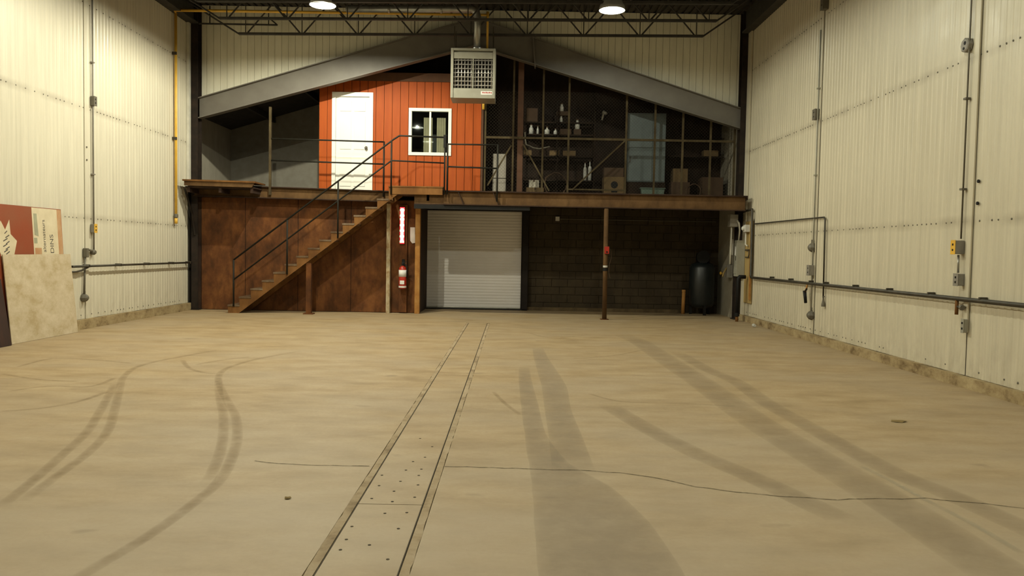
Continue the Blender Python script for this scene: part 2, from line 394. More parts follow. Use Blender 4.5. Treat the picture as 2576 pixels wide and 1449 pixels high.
marks = dict(
 A1=[(-3.0,11.36),(-3.19,10.85),(-3.36,10.35),(-3.44,9.63),(-3.33,9.02),(-3.03,8.26),(-2.65,7.43),(-2.37,6.82),(-2.09,6.04),(-1.92,5.42),(-1.82,4.91),(-1.81,4.41),(-1.83,3.97),(-1.88,3.61),(-1.93,3.2)],
 A2=[(-3.29,8.88),(-2.84,7.71),(-2.54,6.98),(-2.22,6.1),(-2.04,5.52),(-1.89,4.94)],
 B1=[(-4.15,11.38),(-4.33,10.7),(-4.49,10.09),(-4.51,9.5),(-4.3,8.77),(-3.98,8.04),(-3.54,7.06),(-3.18,6.23),(-2.98,5.56),(-2.87,4.97),(-2.78,4.49)],
 B2=[(-4.2,8.38),(-3.97,7.82),(-3.59,6.88),(-3.31,6.15),(-3.11,5.44),(-2.96,4.88),(-2.84,4.38)],
 C1=[(-4.98,7.82),(-4.78,8.15),(-4.35,8.19),(-4.38,8.76)], C2=[(-5.85,9.33),(-5.88,10.13),(-5.35,10.09),(-4.67,9.82)],
 C3=[(-4.25,10.23),(-3.9,9.57),(-3.6,9.23),(-3.4,9.16)], C4=[(-3.92,9.81),(-3.74,10.26),(-3.49,10.61)],
 C5=[(-4.46,6.89),(-4.2,7.04),(-4.04,7.39),(-4.04,7.92)], C6=[(-5.75,8.89),(-5.09,8.54),(-4.62,8.47)],
 D1=[(0.32,14.38),(0.71,13.65),(1.39,14.29)], D2=[(0.14,10.81),(0.74,10.97),(1.46,11.41),(2.05,12.19)],
 D3=[(0.82,8.3),(1.1,7.88),(1.64,7.83),(2.21,7.74)], E1=[(-0.18,8.31),(-0.05,7.67),(0.1,7.12)], E2=[(-3.58,13.06),(-3.17,13.26),(-2.46,13.01)])
zz = 0.0006
for k, pts in marks.items():
    wd = 0.085 if k[0] in 'AB' else (0.07 if k[0] == 'C' else 0.05)
    obj('tyre_mark', MB().ribbon(pts, wd, zz, 5), M['tyre'], floor); zz += 0.00008
for pts, wd, mt, nm in (
 ([(1.98,14.39),(2.13,13.51),(2.17,12.21),(2.18,10.69),(2.21,9.22),(2.2,7.99),(2.2,6.96),(2.24,6.17),(2.28,5.49),(2.31,4.95),(2.33,4.36),(2.33,3.9),(2.34,3.4)], 0.36, 'band', 'scrubbed_band'),
 ([(2.5,12.01),(2.54,10.19),(2.64,9.26),(2.58,7.92),(2.6,7.08),(2.62,6.27),(2.66,5.42),(2.78,4.89),(2.9,4.0)], 0.22, 'band', 'scrubbed_band'),
 ([(0.95,7.66),(1.19,6.57),(1.41,5.81),(1.64,5.21),(1.9,4.4)], 0.22, 'band', 'scrubbed_band'),
 ([(2.5,5.6),(2.54,5.18),(2.56,4.82),(2.6,4.38),(2.6,3.94)], 0.05, 'pale', 'pale_streak')):
    obj(nm, MB().ribbon(pts, wd, zz, 5), M[mt], floor); zz += 0.00008
def lerp_w(ws):
    def f(t):
        k = t * (len(ws) - 1); i = min(int(k), len(ws) - 2); return ws[i] + (ws[i + 1] - ws[i]) * (k - i)
    return f
for pts, ws in (([(.17, 10.2), (.17, 9.0), (.19, 7.6), (.21, 6.4), (.28, 5.5), (.40, 4.9), (.46, 4.3), (.48, 3.7), (.49, 3.0)], [.13, .15, .17, .17, .28, .52, .64, .68, .66]),
                ([(.41, 12.2), (.42, 11.0), (.46, 9.6), (.48, 8.6), (.45, 7.4), (.45, 6.4), (.44, 5.3)], [.16, .20, .26, .28, .25, .27, .30])):
    obj('scrubbed_patch', MB().ribbon(pts, lerp_w(ws), zz, 5), M['wash'], floor); zz += 0.00008
def crackline(pts, wd):
    q = []
    for (x0, y0), (x1, y1) in zip(pts, pts[1:]):
        k = max(2, int(math.hypot(x1 - x0, y1 - y0) / 0.08))
        for i in range(k): q.append((x0 + (x1 - x0) * i / k + random.uniform(-.004, .004), y0 + (y1 - y0) * i / k + random.uniform(-.010, .010)))
    q.append(pts[-1]); return MB().ribbon(q, wd, zz, 1)
obj('crack', crackline([(-1.76,5.43),(-1.58,5.38),(-1.3,5.35),(-0.95,5.35)], 0.012), M['crack'], floor)
obj('crack', crackline([(-0.44,5.38),(0.13,5.35),(0.46,5.34),(0.75,5.3),(0.95,5.21),(1.19,5.01),(1.42,4.91),(1.76,4.82),(2.01,4.79),(2.58,4.85),(2.9,4.76),(3.3,4.6)], 0.013), M['crack'], floor)
for pts in ([(TR0 + .003, y) for y in (YF, 4, 10, yt)], [(TR1 - .003, y) for y in (YF, 4, 10, yt)]):
    obj('joint_line', MB().box(min(p[0] for p in pts) - .0025, max(p[0] for p in pts) + .0025, YF, yt, -0.006, 0.0007), M['gap'], floor)
obj('joint_line', MB().box(TR0, TR1, yt - .004, yt + .006, -0.006, 0.0007), M['gap'], floor)
# small litter on the floor
def leaf(x, y, s, label):
    m = MB(); n = 9
    m.v = [(x, y, 0.012)] + [(x + s * math.cos(2 * math.pi * i / n) * random.uniform(.7, 1.2), y + s * .8 * math.sin(2 * math.pi * i / n) * random.uniform(.7, 1.2), 0.002 + 0.01 * random.random()) for i in range(n)]
    m.f = [(0, i + 1, (i + 1) % n + 1) for i in range(n)]
    b = len(m.v); m.v += [(p[0], p[1], p[2] - 0.0015) for p in m.v]; m.f += [(0 + b, (i + 1) % n + 1 + b, i + 1 + b) for i in range(n)]
    tag(obj('floor_debris', m, M['litter'], org=(x, y, 0)), label, 'debris')
leaf(0.75, 3.42, .018, 'small dark chip on the floor nearest the bottom edge'); leaf(1.23, 3.33, .014, 'tiny dark chip on the floor right of the grey scrubbed patch')
leaf(3.52, 7.15, .07, 'crumpled brown scrap on the floor near the right wall'); leaf(-1.30, 4.62, .022, 'reddish speck on the floor left of the trench')
# white cup lying by the right curb
c = MB().lathe([(0.028, 0), (0.036, 0.09), (0.034, 0.088), (0.026, 0.004)], (5.02, 16.35, 0.036), 14, 'y')
tag(obj('paper_cup', c, M['jar'], org=(5.02, 16.35, 0)), 'small white cup lying by the curb of the right wall', 'cup')

# ================================================================ SIDE WALLS
SEAMS = [YF, -0.1, 4.6, 9.22, 13.9, 18.25]
ZT, ZB_R, ZB_L = 6.5, 0.13, 0.17
def sheet(xw, sgn, y0, y1, z0, z1, pitch=0.116, h=0.006):
    """ribbed liner sheet; sgn = direction into the room"""
    m = MB(); prof = []
    y = y0
    while y < y1 - 1e-6:
        for a, d in ((0.0, 0), (0.050, 0), (0.064, h), (0.098, h), (0.112, 0)):
            if y + a <= y1: prof.append((y + a, d))
        y += pitch
    prof.append((y1, 0))
    for yy, d in prof: m.v += [(xw + sgn * d, yy, z0), (xw + sgn * d, yy, z1)]
    for i in range(len(prof) - 1): m.f.append((2 * i, 2 * i + 2, 2 * i + 3, 2 * i + 1))
    n = len(m.v)
    for yy, d in (prof[0], prof[-1]): m.v += [(xw - sgn * .006, yy, z0), (xw - sgn * .006, yy, z1)]
    m.f.append((n, n + 1, n + 3, n + 2))
    m.f.append((0, 1, n + 1, n)); m.f.append((len(prof) * 2 - 2, len(prof) * 2 - 1, n + 3, n + 2))
    return m
screw = MB().lathe([(0.011, 0), (0.011, 0.006), (0.006, 0.010)], (0, 0, 0), 6, 'x')
def side_wall(name, xw, sgn, zb, label, mat='wall'):
    xo = xw - sgn * 0.012
    W = struct(name, MB().box(min(xo, xo - sgn * .2), max(xo, xo - sgn * .2), YF, 18.6, 0, 7.1), M['backing'], label, 'wall')
    for a, b in zip(SEAMS, SEAMS[1:]):
        obj('wall_panel', sheet(xw, sgn, a + .012, b - .012, zb, ZT), M[mat], W)
    sm = MB()
    for z in (1.92, 3.82, 5.62, zb + 0.07):
        y = YF + 0.1
        while y < 18.2:
            if z > 1 or random.random() < .7:
                b = len(sm.v); sm.v += [(xw + sgn * (vx + 0.0), y + vy, z + vz + random.uniform(-.004, .004)) for vx, vy, vz in screw.v]; sm.f += [tuple(i + b for i in f) for f in screw.f]
            y += 0.116 * random.choice((1, 1, 2, 2))
    stuff(obj('screw', sm, M['dull_box'], W))
    return W
wl = side_wall('wall_left', XL, 1, ZB_L, 'ribbed cream metal liner wall on the left')
wr = side_wall('wall_right', XR, -1, ZB_R, 'ribbed cream metal liner wall on the right', 'wall_r')
def curb(name, x0, x1, z1, label):
    m = MB(); ys = [YF + i * 0.25 for i in range(int((18.4 - YF) / .25) + 1)]
    xin, xout = (x1, x0) if x0 < -1 else (x0, x1)
    for y in ys:
        j = random.uniform(-.008, .008); k = random.uniform(-.006, .004)
        m.v += [(xin + j, y, 0), (xin + j * .5, y, z1 + k), (xout, y, z1 + k), (xout, y, 0)]
    for i in range(len(ys) - 1):
        for q in range(3): m.f.append((i * 4 + q, i * 4 + q + 1, i * 4 + 4 + q + 1, i * 4 + 4 + q))
    n = len(ys) * 4; m.f += [(0, 1, 2, 3), (n - 1, n - 2, n - 3, n - 4)]
    return struct(name, m, M['curb'], label, 'curb')
curb('baseboard_left', XL - .01, XL + .07, ZB_L - .003, 'stained concrete curb under the left wall')
curb('baseboard_right', XR - .085, XR + .01, ZB_R - .003, 'stained concrete curb under the right wall')
# flat battens that cover the sheet joints, corner trims
def trim(n, x0, x1, y0, y1, z0, z1, label, mat='white_old'):
    return struct('trim_%d' % n, MB().cbox(x0, x1, y0, y1, z0, z1, .003), M[mat], label, 'trim')
trim(1, XR - .030, XR - .012, 9.175, 9.265, 0.64, ZT, 'flat cream batten over the nearer joint of the right wall', 'wall_r')
trim(2, XR - .022, XR - .012, 13.885, 13.915, ZB_R, ZT, 'narrow cream batten over the farther joint of the right wall', 'wall_r')
trim(3, XL + .012, XL + .024, 13.83, 13.93, ZB_L, ZT, 'flat cream batten over the joint of the left wall', 'wall')
trim(4, XR - .05, XR - .012, 18.02, 18.25, 0.13, ZT, 'cream corner flashing at the far end of the right wall', 'wall_r')
trim(5, XL + .012, XL + .07, 18.14, 18.25, 2.95, ZT, 'pale corner flashing beside the left column', 'white_old')

struct('wall_front', MB().box(-7.7, 5.6, YF - .2, YF, 0, 7.1), M['wall'], 'cream wall behind the camera', 'wall')
ce = MB(); x = -7.7
while x < 5.6:
    ce.box(x, x + .10, YF, 18.6, 7.0, 7.06); ce.box(x + .10, x + .16, YF, 18.6, 7.03, 7.06); x += .16
struct('ceiling', ce, M['ceiling'], 'dark ribbed roof deck above the trusses', 'ceiling')

# ================================================================ REAR: block wall, roll-up door
wb = struct('wall_back', MB().box(-7.5, -2.3, YB + .03, YB + .25, 0, 2.62).box(0.36, 5.5, YB + .03, YB + .25, 0, 2.62).box(-2.3, 0.36, YB + .03, YB + .25, 2.5, 2.62),
            M['mortar'], 'dark painted concrete block wall under the mezzanine', 'wall')
bw, bh = 0.392, 0.192
blk = MB().cbox(0, bw, 0, .05, 0, bh, .008).mesh('block'); blk.materials.append(M['block'])
hblk = MB().cbox(0, bw / 2 - .004, 0, .05, 0, bh, .008).mesh('half_block'); hblk.materials.append(M['block'])
for r in range(13):
    x = 0.40
    if r % 2: inst('block', hblk, wb, (x, YB, r * .2 + .004)); x += 0.2
    while x < 5.25:
        inst('block', blk, wb, (x, YB + random.uniform(-.003, .003), r * .2 + .004)); x += 0.4
struct('baseboard_back', MB().cbox(0.38, 4.3, YB - .12, YB - .002, 0, 0.085, .01), rust_material('ledge_concrete', (0.05, .034, .018), (.10, .07, .036), (.15, .11, .06)), 'low concrete ledge along the foot of the block wall', 'ledge')
# roll-up door
d2 = thing('door_2', 'closed grey roll-up shutter door under the mezzanine', 'door', (-0.98, YB - .03, 0)); d2['kind'] = 'structure'
sl = MB()
prof = [(0, 0), (-.003, .012), (-.0045, .032), (-.003, .052), (0, .064), (.002, .070), (0, .0735)]
for i, (dy, dz) in enumerate(prof): sl.v += [(-2.17, dy, dz), (0.22, dy, dz)]
for i in range(len(prof) - 1): sl.f.append((2 * i, 2 * i + 1, 2 * i + 3, 2 * i + 2))
n = len(sl.v); sl.v += [(-2.17, .01, 0), (.22, .01, 0), (-2.17, .01, .0735), (.22, .01, .0735)]
sl.f += [(n, n + 2, n + 3, n + 1), (0, n, n + 1, 1), (12, 13, n + 3, n + 2)]
slm = sl.mesh('slat'); slm.materials.append(M['shutter'])
for i in range(33): inst('slat', slm, d2, (0, YB - .02, 0.05 + i * .0735))
obj('bottom_bar', MB().cbox(-2.17, .22, YB - .055, YB - .015, 0.022, 0.055, .006), M['conduit'], d2)
obj('guide_rail', MB().box(-2.30, -2.165, YB - .22, YB - .06, 0, 2.5), M['jamb'], d2)
obj('guide_rail', MB().box(0.215, 0.245, YB - .10, YB - .06, 0, 2.5).box(0.245, 0.38, YB - .22, YB - .02, 0, 2.5), M['jamb'], d2)
obj('hood', MB().box(-2.30, 0.38, YB - .32, YB - .03, 2.47, 2.64), M['jamb'], d2)
obj('threshold', MB().box(-2.3, .38, YB - .22, YB + .1, 0, .02), M['jamb'], d2)

# ================================================================ rusty steel partition under the left deck
YP = 18.45
wp = struct('wall_partition', MB().box(-7.30, -2.16, YP + .012, YP + .09, 0, 2.62).box(-2.28, -2.16, YP + .012, YB + .03, 0, 2.62), M['flange'], 'rusty steel plate partition behind the stairs', 'wall')
xs = [-7.22, -6.2, -4.98, -3.75, -2.92, -2.18]
for a, b in zip(xs, xs[1:]):
    obj('steel_plate', MB().cbox(a + .006, b - .006, YP - .004, YP + .012, 0.01, 2.6, .003), M['rust'], wp)

# ================================================================ GABLE FRAME: columns, rafters, cladding
RX, RZ = -0.95, 6.77
def rtop(x): return RZ - 0.304 * (RX - x) if x < RX else RZ - 0.316 * (x - RX)
def rbot(x): return rtop(x) - (0.47 + 0.17 * max(0, 1 - abs(x - RX) / 6.3))
t = thing('gable_rafter', 'grey steel rafter pair forming the gable above the mezzanine', 'rafter', (RX, YG, 4.4))
for x0, x1, nm in ((-7.24, RX, 'l'), (RX, 5.16, 'r')):
    obj('web', MB().prism([(x0, rbot(x0) + .02), (x1, rbot(x1) + .02), (x1, rtop(x1) - .02), (x0, rtop(x0) - .02)], 'xz', YG - .012, YG + .012), M['rafter'], t)
    obj('flange', MB().prism([(x0, rtop(x0) - .02), (x1, rtop(x1) - .02), (x1, rtop(x1)), (x0, rtop(x0))], 'xz', YG - .1, YG + .1), M['rafter'], t)
    obj('flange', MB().prism([(x0, rbot(x0)), (x1, rbot(x1)), (x1, rbot(x1) + .02), (x0, rbot(x0) + .02)], 'xz', YG - .1, YG + .1), M['rafter'], t)
obj('splice_plate', MB().prism([(0.36, rtop(.36)), (.39, rtop(.39)), (.45, rbot(.45) - .05), (.42, rbot(.42) - .05)], 'xz', YG - .11, YG + .1), M['rafter'], t)
obj('splice_plate', MB().prism([(RX - .015, rbot(RX) - .03), (RX + .015, rbot(RX) - .03), (RX + .015, RZ), (RX - .015, RZ)], 'xz', YG - .09, YG + .09), M['rafter'], t)
def ibeam_col(x0, x1, label):
    t = thing('steel_column', label, 'column', ((x0 + x1) / 2, YG, 0))
    obj('flange', MB().box(x0, x1, YG - .14, YG - .125, 0, 7.0), M['column'], t); obj('flange', MB().box(x0, x1, YG + .085, YG + .1, 0, 7.0), M['column'], t)
    obj('web', MB().box((x0 + x1) / 2 - .006, (x0 + x1) / 2 + .006, YG - .125, YG + .085, 0, 7.0), M['column'], t)
    obj('base_plate', MB().cbox(x0 - .03, x1 + .03, YG - .17, YG + .13, 0, .02, .003), M['column'], t)
ibeam_col(-7.38, -7.23, 'dark steel column at the left end of the gable')
ibeam_col(5.13, 5.28, 'dark steel column at the right end of the gable')
wg = struct('wall_gable', MB().prism([(-7.46, 4.5), (RX, 6.35), (5.32, 4.5), (5.32, 7.0), (-7.46, 7.0)], 'xz', YG + .14, YG + .2), M['backing'], 'pale vertical cladding above the gable rafters', 'wall')
x = -7.43; k = 0
while x < 5.28:
    x1 = x + .150
    zb = min(rtop(x), rtop(x1)) - .14
    m = MB().prism([(x, rtop(x) - .14), (x1, rtop(x1) - .14), (x1, 6.99), (x, 6.99)], 'xz', YG + .118, YG + .14)
    obj('cladding_strip', m, M['gable'], wg); x += .1565; k += 1
# annex behind the gable: side wall, rear wall, roof
struct('wall_annex_left', MB().box(-7.95, -7.80, 18.6, YA + .2, 2.6, 5.2), M['annex_sheet'], 'pale side wall beyond the left column on the mezzanine', 'wall')
struct('wall_annex_right', MB().box(5.19, 5.285, YG + .25, YB + .05, 0.0, 4.7), simple('annex_side_paint', (0.27, .245, .19), (.24, .215, .165), rough=.7), 'grey side wall beyond the right column', 'wall')
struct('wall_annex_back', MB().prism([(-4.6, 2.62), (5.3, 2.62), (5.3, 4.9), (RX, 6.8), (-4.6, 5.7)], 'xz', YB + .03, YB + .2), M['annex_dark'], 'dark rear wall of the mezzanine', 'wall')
wab = struct('wall_annex_panel', MB().box(-7.80, -4.60, YA, YA + .1, 2.62, 5.9), M['annex_rear'], 'grey rear wall behind the left mezzanine railing', 'wall')
ro = MB()
for x0, x1 in ((-7.95, RX), (RX, 5.32)):
    ro.prism([(x0, rtop(x0) - .02), (x1, rtop(x1) - .02), (x1, rtop(x1) + .05), (x0, rtop(x0) + .05)], 'xz', YG + .2, YA + .2)
roof = struct('ceiling_annex', ro, M['ceiling'], 'dark sloping roof over the mezzanine', 'ceiling')
for x in (-6.6, -5.2, -3.8, -2.4, 0.5, 1.9, 3.3, 4.6):
    obj('purlin', MB().box(x - .03, x + .03, YG + .2, YB + .03 if x > -4.6 else YA, rtop(x) - .17, rtop(x) - .03), M['truss'], roof)

# ================================================================ MEZZANINE DECK
DZ = 2.80
dk = thing('mezzanine_deck', 'rusty steel mezzanine deck with edge beams across the rear', 'mezzanine', (-1.0, 18.9, 2.45))
obj('deck_floor', MB().box(-7.29, -2.72, 18.22, 18.62, 2.70, DZ).box(-7.80, -4.66, 18.62, YA, 2.70, DZ).box(-4.66, -2.72, 18.62, YB - .01, 2.70, DZ).box(-2.72, 5.18, 17.67, YB - .01, 2.70, DZ), M['flange'], dk)
def channel(x0, x1, y, zt0, zt1, zb0, zb1, nm, fl=.075):
    obj(nm, MB().prism([(x0, zb0), (x1, zb1), (x1, zt1), (x0, zt0)], 'xz', y, y + .012), M['rust_lite'], dk)
    obj('beam_flange', MB().prism([(x0, zt0 - .022), (x1, zt1 - .022), (x1, zt1), (x0, zt0)], 'xz', y - fl, y), M['flange'], dk)
    obj('beam_flange', MB().prism([(x0, zb0), (x1, zb1), (x1, zb1 + .022), (x0, zb0 + .022)], 'xz', y - fl, y), M['flange'], dk)
channel(-7.28, -2.75, 18.20, 2.88, 2.80, 2.60, 2.545, 'edge_beam')
channel(-2.2, -1.55, 17.68, 2.79, 2.79, 2.475, 2.475, 'edge_beam', .05)
channel(-1.55, 5.12, 17.66, 2.79, 2.79, 2.475, 2.455, 'edge_beam')
obj('header', MB().box(-2.2, 0.36, 17.62, 17.72, 2.385, 2.474), M['black'], dk)
for x in (-1.9, -1.2, -.5, .2, .9, 1.6, 2.3, 3.0, 3.7, 4.4):
    obj('deck_joist', MB().box(x - .03, x + .03, 17.68, YB, 2.56, 2.70), M['flange'], dk)
for x in (-1.12, -0.35):   # web stiffeners near the landing
    obj('stiffener', MB().prism([(x, 2.50), (x + .02, 2.50), (x - .10, 2.77), (x - .12, 2.77)], 'xz', 17.60, 17.66), M['flange'], dk)
# raised timber platform at the left end
rp = thing('timber_platform', 'raised timber ledge sticking out at the left end of the mezzanine', 'platform', (-6.5, 17.95, 2.74))
obj('edge_board', MB().prism([(-7.27, 2.80), (-5.78, 2.78), (-5.72, 2.88), (-7.27, 2.90)], 'xz', 17.60, 17.65), M['rust_lite'], rp)
obj('top_board', MB().prism([(-7.30, 2.90), (-5.70, 2.88), (-5.70, 2.915), (-7.30, 2.935)], 'xz', 17.57, 18.32), M['rust_stair'], rp)
obj('under_board', MB().box(-7.27, -5.74, 17.66, 18.30, 2.76, 2.79), M['flange'], rp)
for x in (-7.2, -6.5, -5.8): obj('bearer', MB().box(x - .03, x + .03, 17.66, 18.18, 2.66, 2.76), M['flange'], rp)
obj('brace', MB().tube([(-7.27, 17.62, 2.75), (-7.29, 18.1, 2.2), (-7.29, 18.24, 1.72)], .022, 6), M['column'], rp)
# landing
ld = thing('stair_landing', 'rusty steel landing at the head of the stairs', 'landing', (-2.15, 17.9, 2.69))
obj('front_channel', MB().box(-2.72, -1.57, 17.57, 17.60, 2.69, 2.86), M['rust_stair'], ld)
obj('tread_plate', MB().cbox(-2.76, -1.56, 17.56, 18.2, 2.84, 2.872, .005), M['rust_stair'], ld)
obj('side_channel', MB().box(-2.72, -2.69, 17.6, 18.2, 2.69, 2.84), M['rust_stair'], ld); obj('side_channel', MB().box(-1.60, -1.57, 17.6, 18.2, 2.69, 2.84), M['rust_stair'], ld)

# ================================================================ STAIRS
S0, RUN, RISE, NS = -6.29, 0.2527, 0.1845, 14
st = thing('steel_staircase', 'rusty steel staircase rising to the mezzanine landing', 'staircase', (S0 + 1.8, 17.95, 0))
def stringer(y):
    top = [(S0, 0.0), (S0, RISE - .04)]
    for k in range(NS):
        x = S0 + k * RUN; z = (k + 1) * RISE - .04
        top += [(x, z), (x + RUN, z)]
    top += [(S0 + NS * RUN, 2.84), (S0 + NS * RUN + .06, 2.84)]
    bot = [(S0 + NS * RUN + .20, 2.69), (S0 + .24, 0.0)]
    poly = []
    for p in top + bot:
        if not poly or (abs(p[0] - poly[-1][0]) + abs(p[1] - poly[-1][1])) > 1e-6: poly.append(p)
    return MB().prism(poly, 'xz', y, y + .02)
obj('stringer', stringer(17.58), M['rust_stair'], st); obj('stringer', stringer(18.32), M['rust_stair'], st)
trd = MB().cbox(-.012, RUN + .006, 17.57, 18.35, -.038, 0, .004).mesh('tread'); trd.materials.append(rust_material('worn_tread_steel', (.07, .04, .02), (.13, .085, .05), (.22, .17, .12), .45))
for k in range(NS):
    inst('tread', trd, st, (S0 + k * RUN, 0, (k + 1) * RISE))
pp = thing('stair_post', 'rusty square steel post propping the staircase', 'post', (-4.52, 17.68, 0))
obj('shaft', MB().box(-4.575, -4.465, 17.62, 17.73, .02, 1.14), M['rust'], pp); obj('base_plate', MB().cbox(-4.63, -4.41, 17.57, 17.78, 0, .02, .003), M['rust'], pp)
# stair handrail (pipe)
hr = thing('stair_handrail', 'thin dark pipe handrail along the stairs and landing', 'handrail', (-6.16, 17.6, 0.2))
slope = RISE / RUN
def zst(x): return (x - S0) * slope
YR = 17.56; R1 = .019
obj('top_rail', MB().tube([(-6.16, YR, 1.18), (-2.66, YR, 3.88), (-2.53, YR, 3.965), (-1.53, YR, 3.945)], R1, 8), M['rail'], hr, True)
obj('mid_rail', MB().tube([(-6.16, YR, 0.74), (-2.70, YR, 3.42), (-1.53, YR, 3.385)], R1 * .9, 8), M['rail'], hr, True)
for x, zb, zt in ((-6.16, .15, 1.18), (-4.98, .88, 2.08), (-3.865, 1.70, 2.94), (-2.70, 2.68, 3.86), (-1.53, 2.70, 3.99)):
    obj('post', MB().tube([(x, YR, zb), (x, YR, zt)], R1, 8), M['rail'], hr, True)
obj('rail_cap', MB().cbox(-1.56, -1.50, YR - .02, YR + .02, 3.72, 4.0, .008), M['black'], hr)
# left mezzanine railing
lr = thing('deck_railing', 'thin dark two-bar railing in front of the white office door', 'railing', (-4.25, 18.14, 2.8))
YR = 18.14
obj('top_rail', MB().tube([(-5.53, YR, 3.93), (-2.96, YR, 3.90)], .018, 8), M['rail'], lr, True); obj('mid_rail', MB().tube([(-5.53, YR, 3.44), (-2.96, YR, 3.40)], .018, 8), M['rail'], lr, True)
obj('post', MB().box(-5.565, -5.515, YR - .02, YR + .03, 2.66, 4.64), M['cage'], lr); obj('post', MB().tube([(-2.96, YR, 2.66), (-2.96, YR, 3.91)], .02, 8), M['rail'], lr, True)
# right mezzanine railing
rr = thing('deck_railing', 'short dark two-bar railing below the hanging heater', 'railing', (-0.9, 17.56, 2.7))
YR = 17.56
obj('top_rail', MB().tube([(-1.47, YR, 3.80), (-.37, YR, 3.80)], .018, 8), M['rail'], rr, True); obj('mid_rail', MB().tube([(-1.47, YR, 3.31), (-.37, YR, 3.29)], .018, 8), M['rail'], rr, True)
obj('post', MB().tube([(-.37, YR, 2.56), (-.37, YR, 3.815)], .02, 8), M['rail'], rr, True); obj('post', MB().tube([(-1.47, YR, 2.70), (-1.47, YR, 3.815)], .02, 8), M['rail'], rr, True)

# ================================================================ OFFICE ON THE DECK
YO = 19.0
OX0, OX1, OZ0, OZ1 = -4.645, -0.80, 2.801, 5.44
DOOR = (-4.335, -3.365, OZ0, 5.165); WIN = (-2.52, -1.505, 3.71, 4.825)
wo = struct('wall_office', MB().box(OX0, DOOR[0], YO + .02, YO + .1, OZ0, OZ1).box(DOOR[1], WIN[0], YO + .02, YO + .1, OZ0, OZ1).box(WIN[1], OX1, YO + .02, YO + .1, OZ0, OZ1)
            .box(DOOR[0], DOOR[1], YO + .02, YO + .1, DOOR[3], OZ1).box(WIN[0], WIN[1], YO + .02, YO + .1, OZ0, WIN[2]).box(WIN[0], WIN[1], YO + .02, YO + .1, WIN[3], OZ1)
            .box(OX0, OX0 + .08, YO + .1, YA, OZ0, OZ1).box(OX1 - .08, OX1, YO + .1, YB, OZ0, OZ1).box(OX0, OX1, YO + .02, YB, OZ1, OZ1 + .04),
            M['groove'], 'orange vertical board siding of the upstairs office', 'wall')
def subtract(r, h):
    x0, x1, z0, z1 = r; a0, a1, b0, b1 = h
    if a0 >= x1 or a1 <= x0 or b0 >= z1 or b1 <= z0: return [r]
    o = []
    if a0 > x0: o.append((x0, a0, z0, z1))
    if a1 < x1: o.append((a1, x1, z0, z1))
    m0, m1 = max(x0, a0), min(x1, a1)
    if b0 > z0: o.append((m0, m1, z0, b0))
    if b1 < z1: o.append((m0, m1, b1, z1))
    return o
nb = 20; bwid = (OX1 - OX0) / nb
for i in range(nb):
    rects = [(OX0 + i * bwid + .005, OX0 + (i + 1) * bwid - .005, OZ0, OZ1)]
    for h in (DOOR, WIN): rects = [q for r in rects for q in subtract(r, h)]
    if not rects: continue
    m = MB()
    for r in rects: m.box(r[0], r[1], YO, YO + .02, r[2], r[3])
    obj('siding_board', m, M['orange'], wo)
obj('corner_board', MB().box(OX1, OX1 + .05, YO - .01, YO + .1, OZ0, OZ1), M['fascia'], wo)
obj('fascia_board', MB().box(OX0, OX1 + .05, YO - .02, YO + .05, OZ1, OZ1 + .2), M['fascia'], wo)
# man door
d1 = thing('door_1', 'white six-panel door of the orange upstairs office', 'door', (-3.85, YO, OZ0)); d1['kind'] = 'structure'
fr = MB().box(DOOR[0], DOOR[0] + .085, YO - .03, YO + .1, OZ0, DOOR[3]).box(DOOR[1] - .085, DOOR[1], YO - .03, YO + .1, OZ0, DOOR[3]).box(DOOR[0] + .085, DOOR[1] - .085, YO - .03, YO + .1, DOOR[3] - .10, DOOR[3])
obj('door_frame', fr, M['white'], d1)
sx0, sx1, sz0, sz1 = DOOR[0] + .088, DOOR[1] - .088, OZ0 + .02, DOOR[3] - .105
slab = obj('door_slab', MB().box(sx0, sx1, YO + .012, YO + .05, sz0, sz1), M['white'], d1)
wS = sx1 - sx0; hS = sz1 - sz0
for cx0, cx1 in ((sx0 + .12 * wS, sx0 + .46 * wS), (sx0 + .54 * wS, sx0 + .88 * wS)):
    for a, b in ((.06, .37), (.45, .80), (.85, .955)):
        z0, z1 = sz0 + a * hS, sz0 + b * hS
        m = MB().cbox(cx0, cx1, YO - .002, YO + .014, z0, z1, .006)
        obj('door_panel', m, M['white'], d1)
obj('door_knob', MB().lathe([(.012, 0), (.012, -.03), (.032, -.04), (.036, -.055), (.028, -.075), (.01, -.08)], (sx1 - .07, YO + .012, 3.86), 14, 'y'), M['dull_box'], d1, True)
obj('deadbolt', MB().lathe([(.03, 0), (.03, -.012), (.02, -.02)], (sx1 - .07, YO + .012, 3.88), 12, 'y'), M['dull_box'], d1, True)
# window
w1 = thing('window_1', 'white framed sliding window of the orange upstairs office', 'window', (-2.01, YO, WIN[2])); w1['kind'] = 'structure'
a0, a1, b0, b1 = WIN; th = .075
obj('window_frame', MB().cbox(a0, a1, YO - .03, YO + .09, b0, b0 + th, .008).cbox(a0, a1, YO - .03, YO + .09, b1 - th, b1, .008).cbox(a0, a0 + th, YO - .03, YO + .09, b0 + th, b1 - th, .008).cbox(a1 - th, a1, YO - .03, YO + .09, b0 + th, b1 - th, .008), M['white'], w1)
mx = (a0 + a1) / 2
obj('mullion', MB().box(mx - .02, mx + .02, YO, YO + .05, b0 + th, b1 - th), M['white'], w1)
obj('pane', MB().box(a0 + th, mx - .02, YO + .02, YO + .024, b0 + th, b1 - th), M['glass'], w1); obj('pane', MB().box(mx + .02, a1 - th, YO + .035, YO + .039, b0 + th, b1 - th), M['glass'], w1)
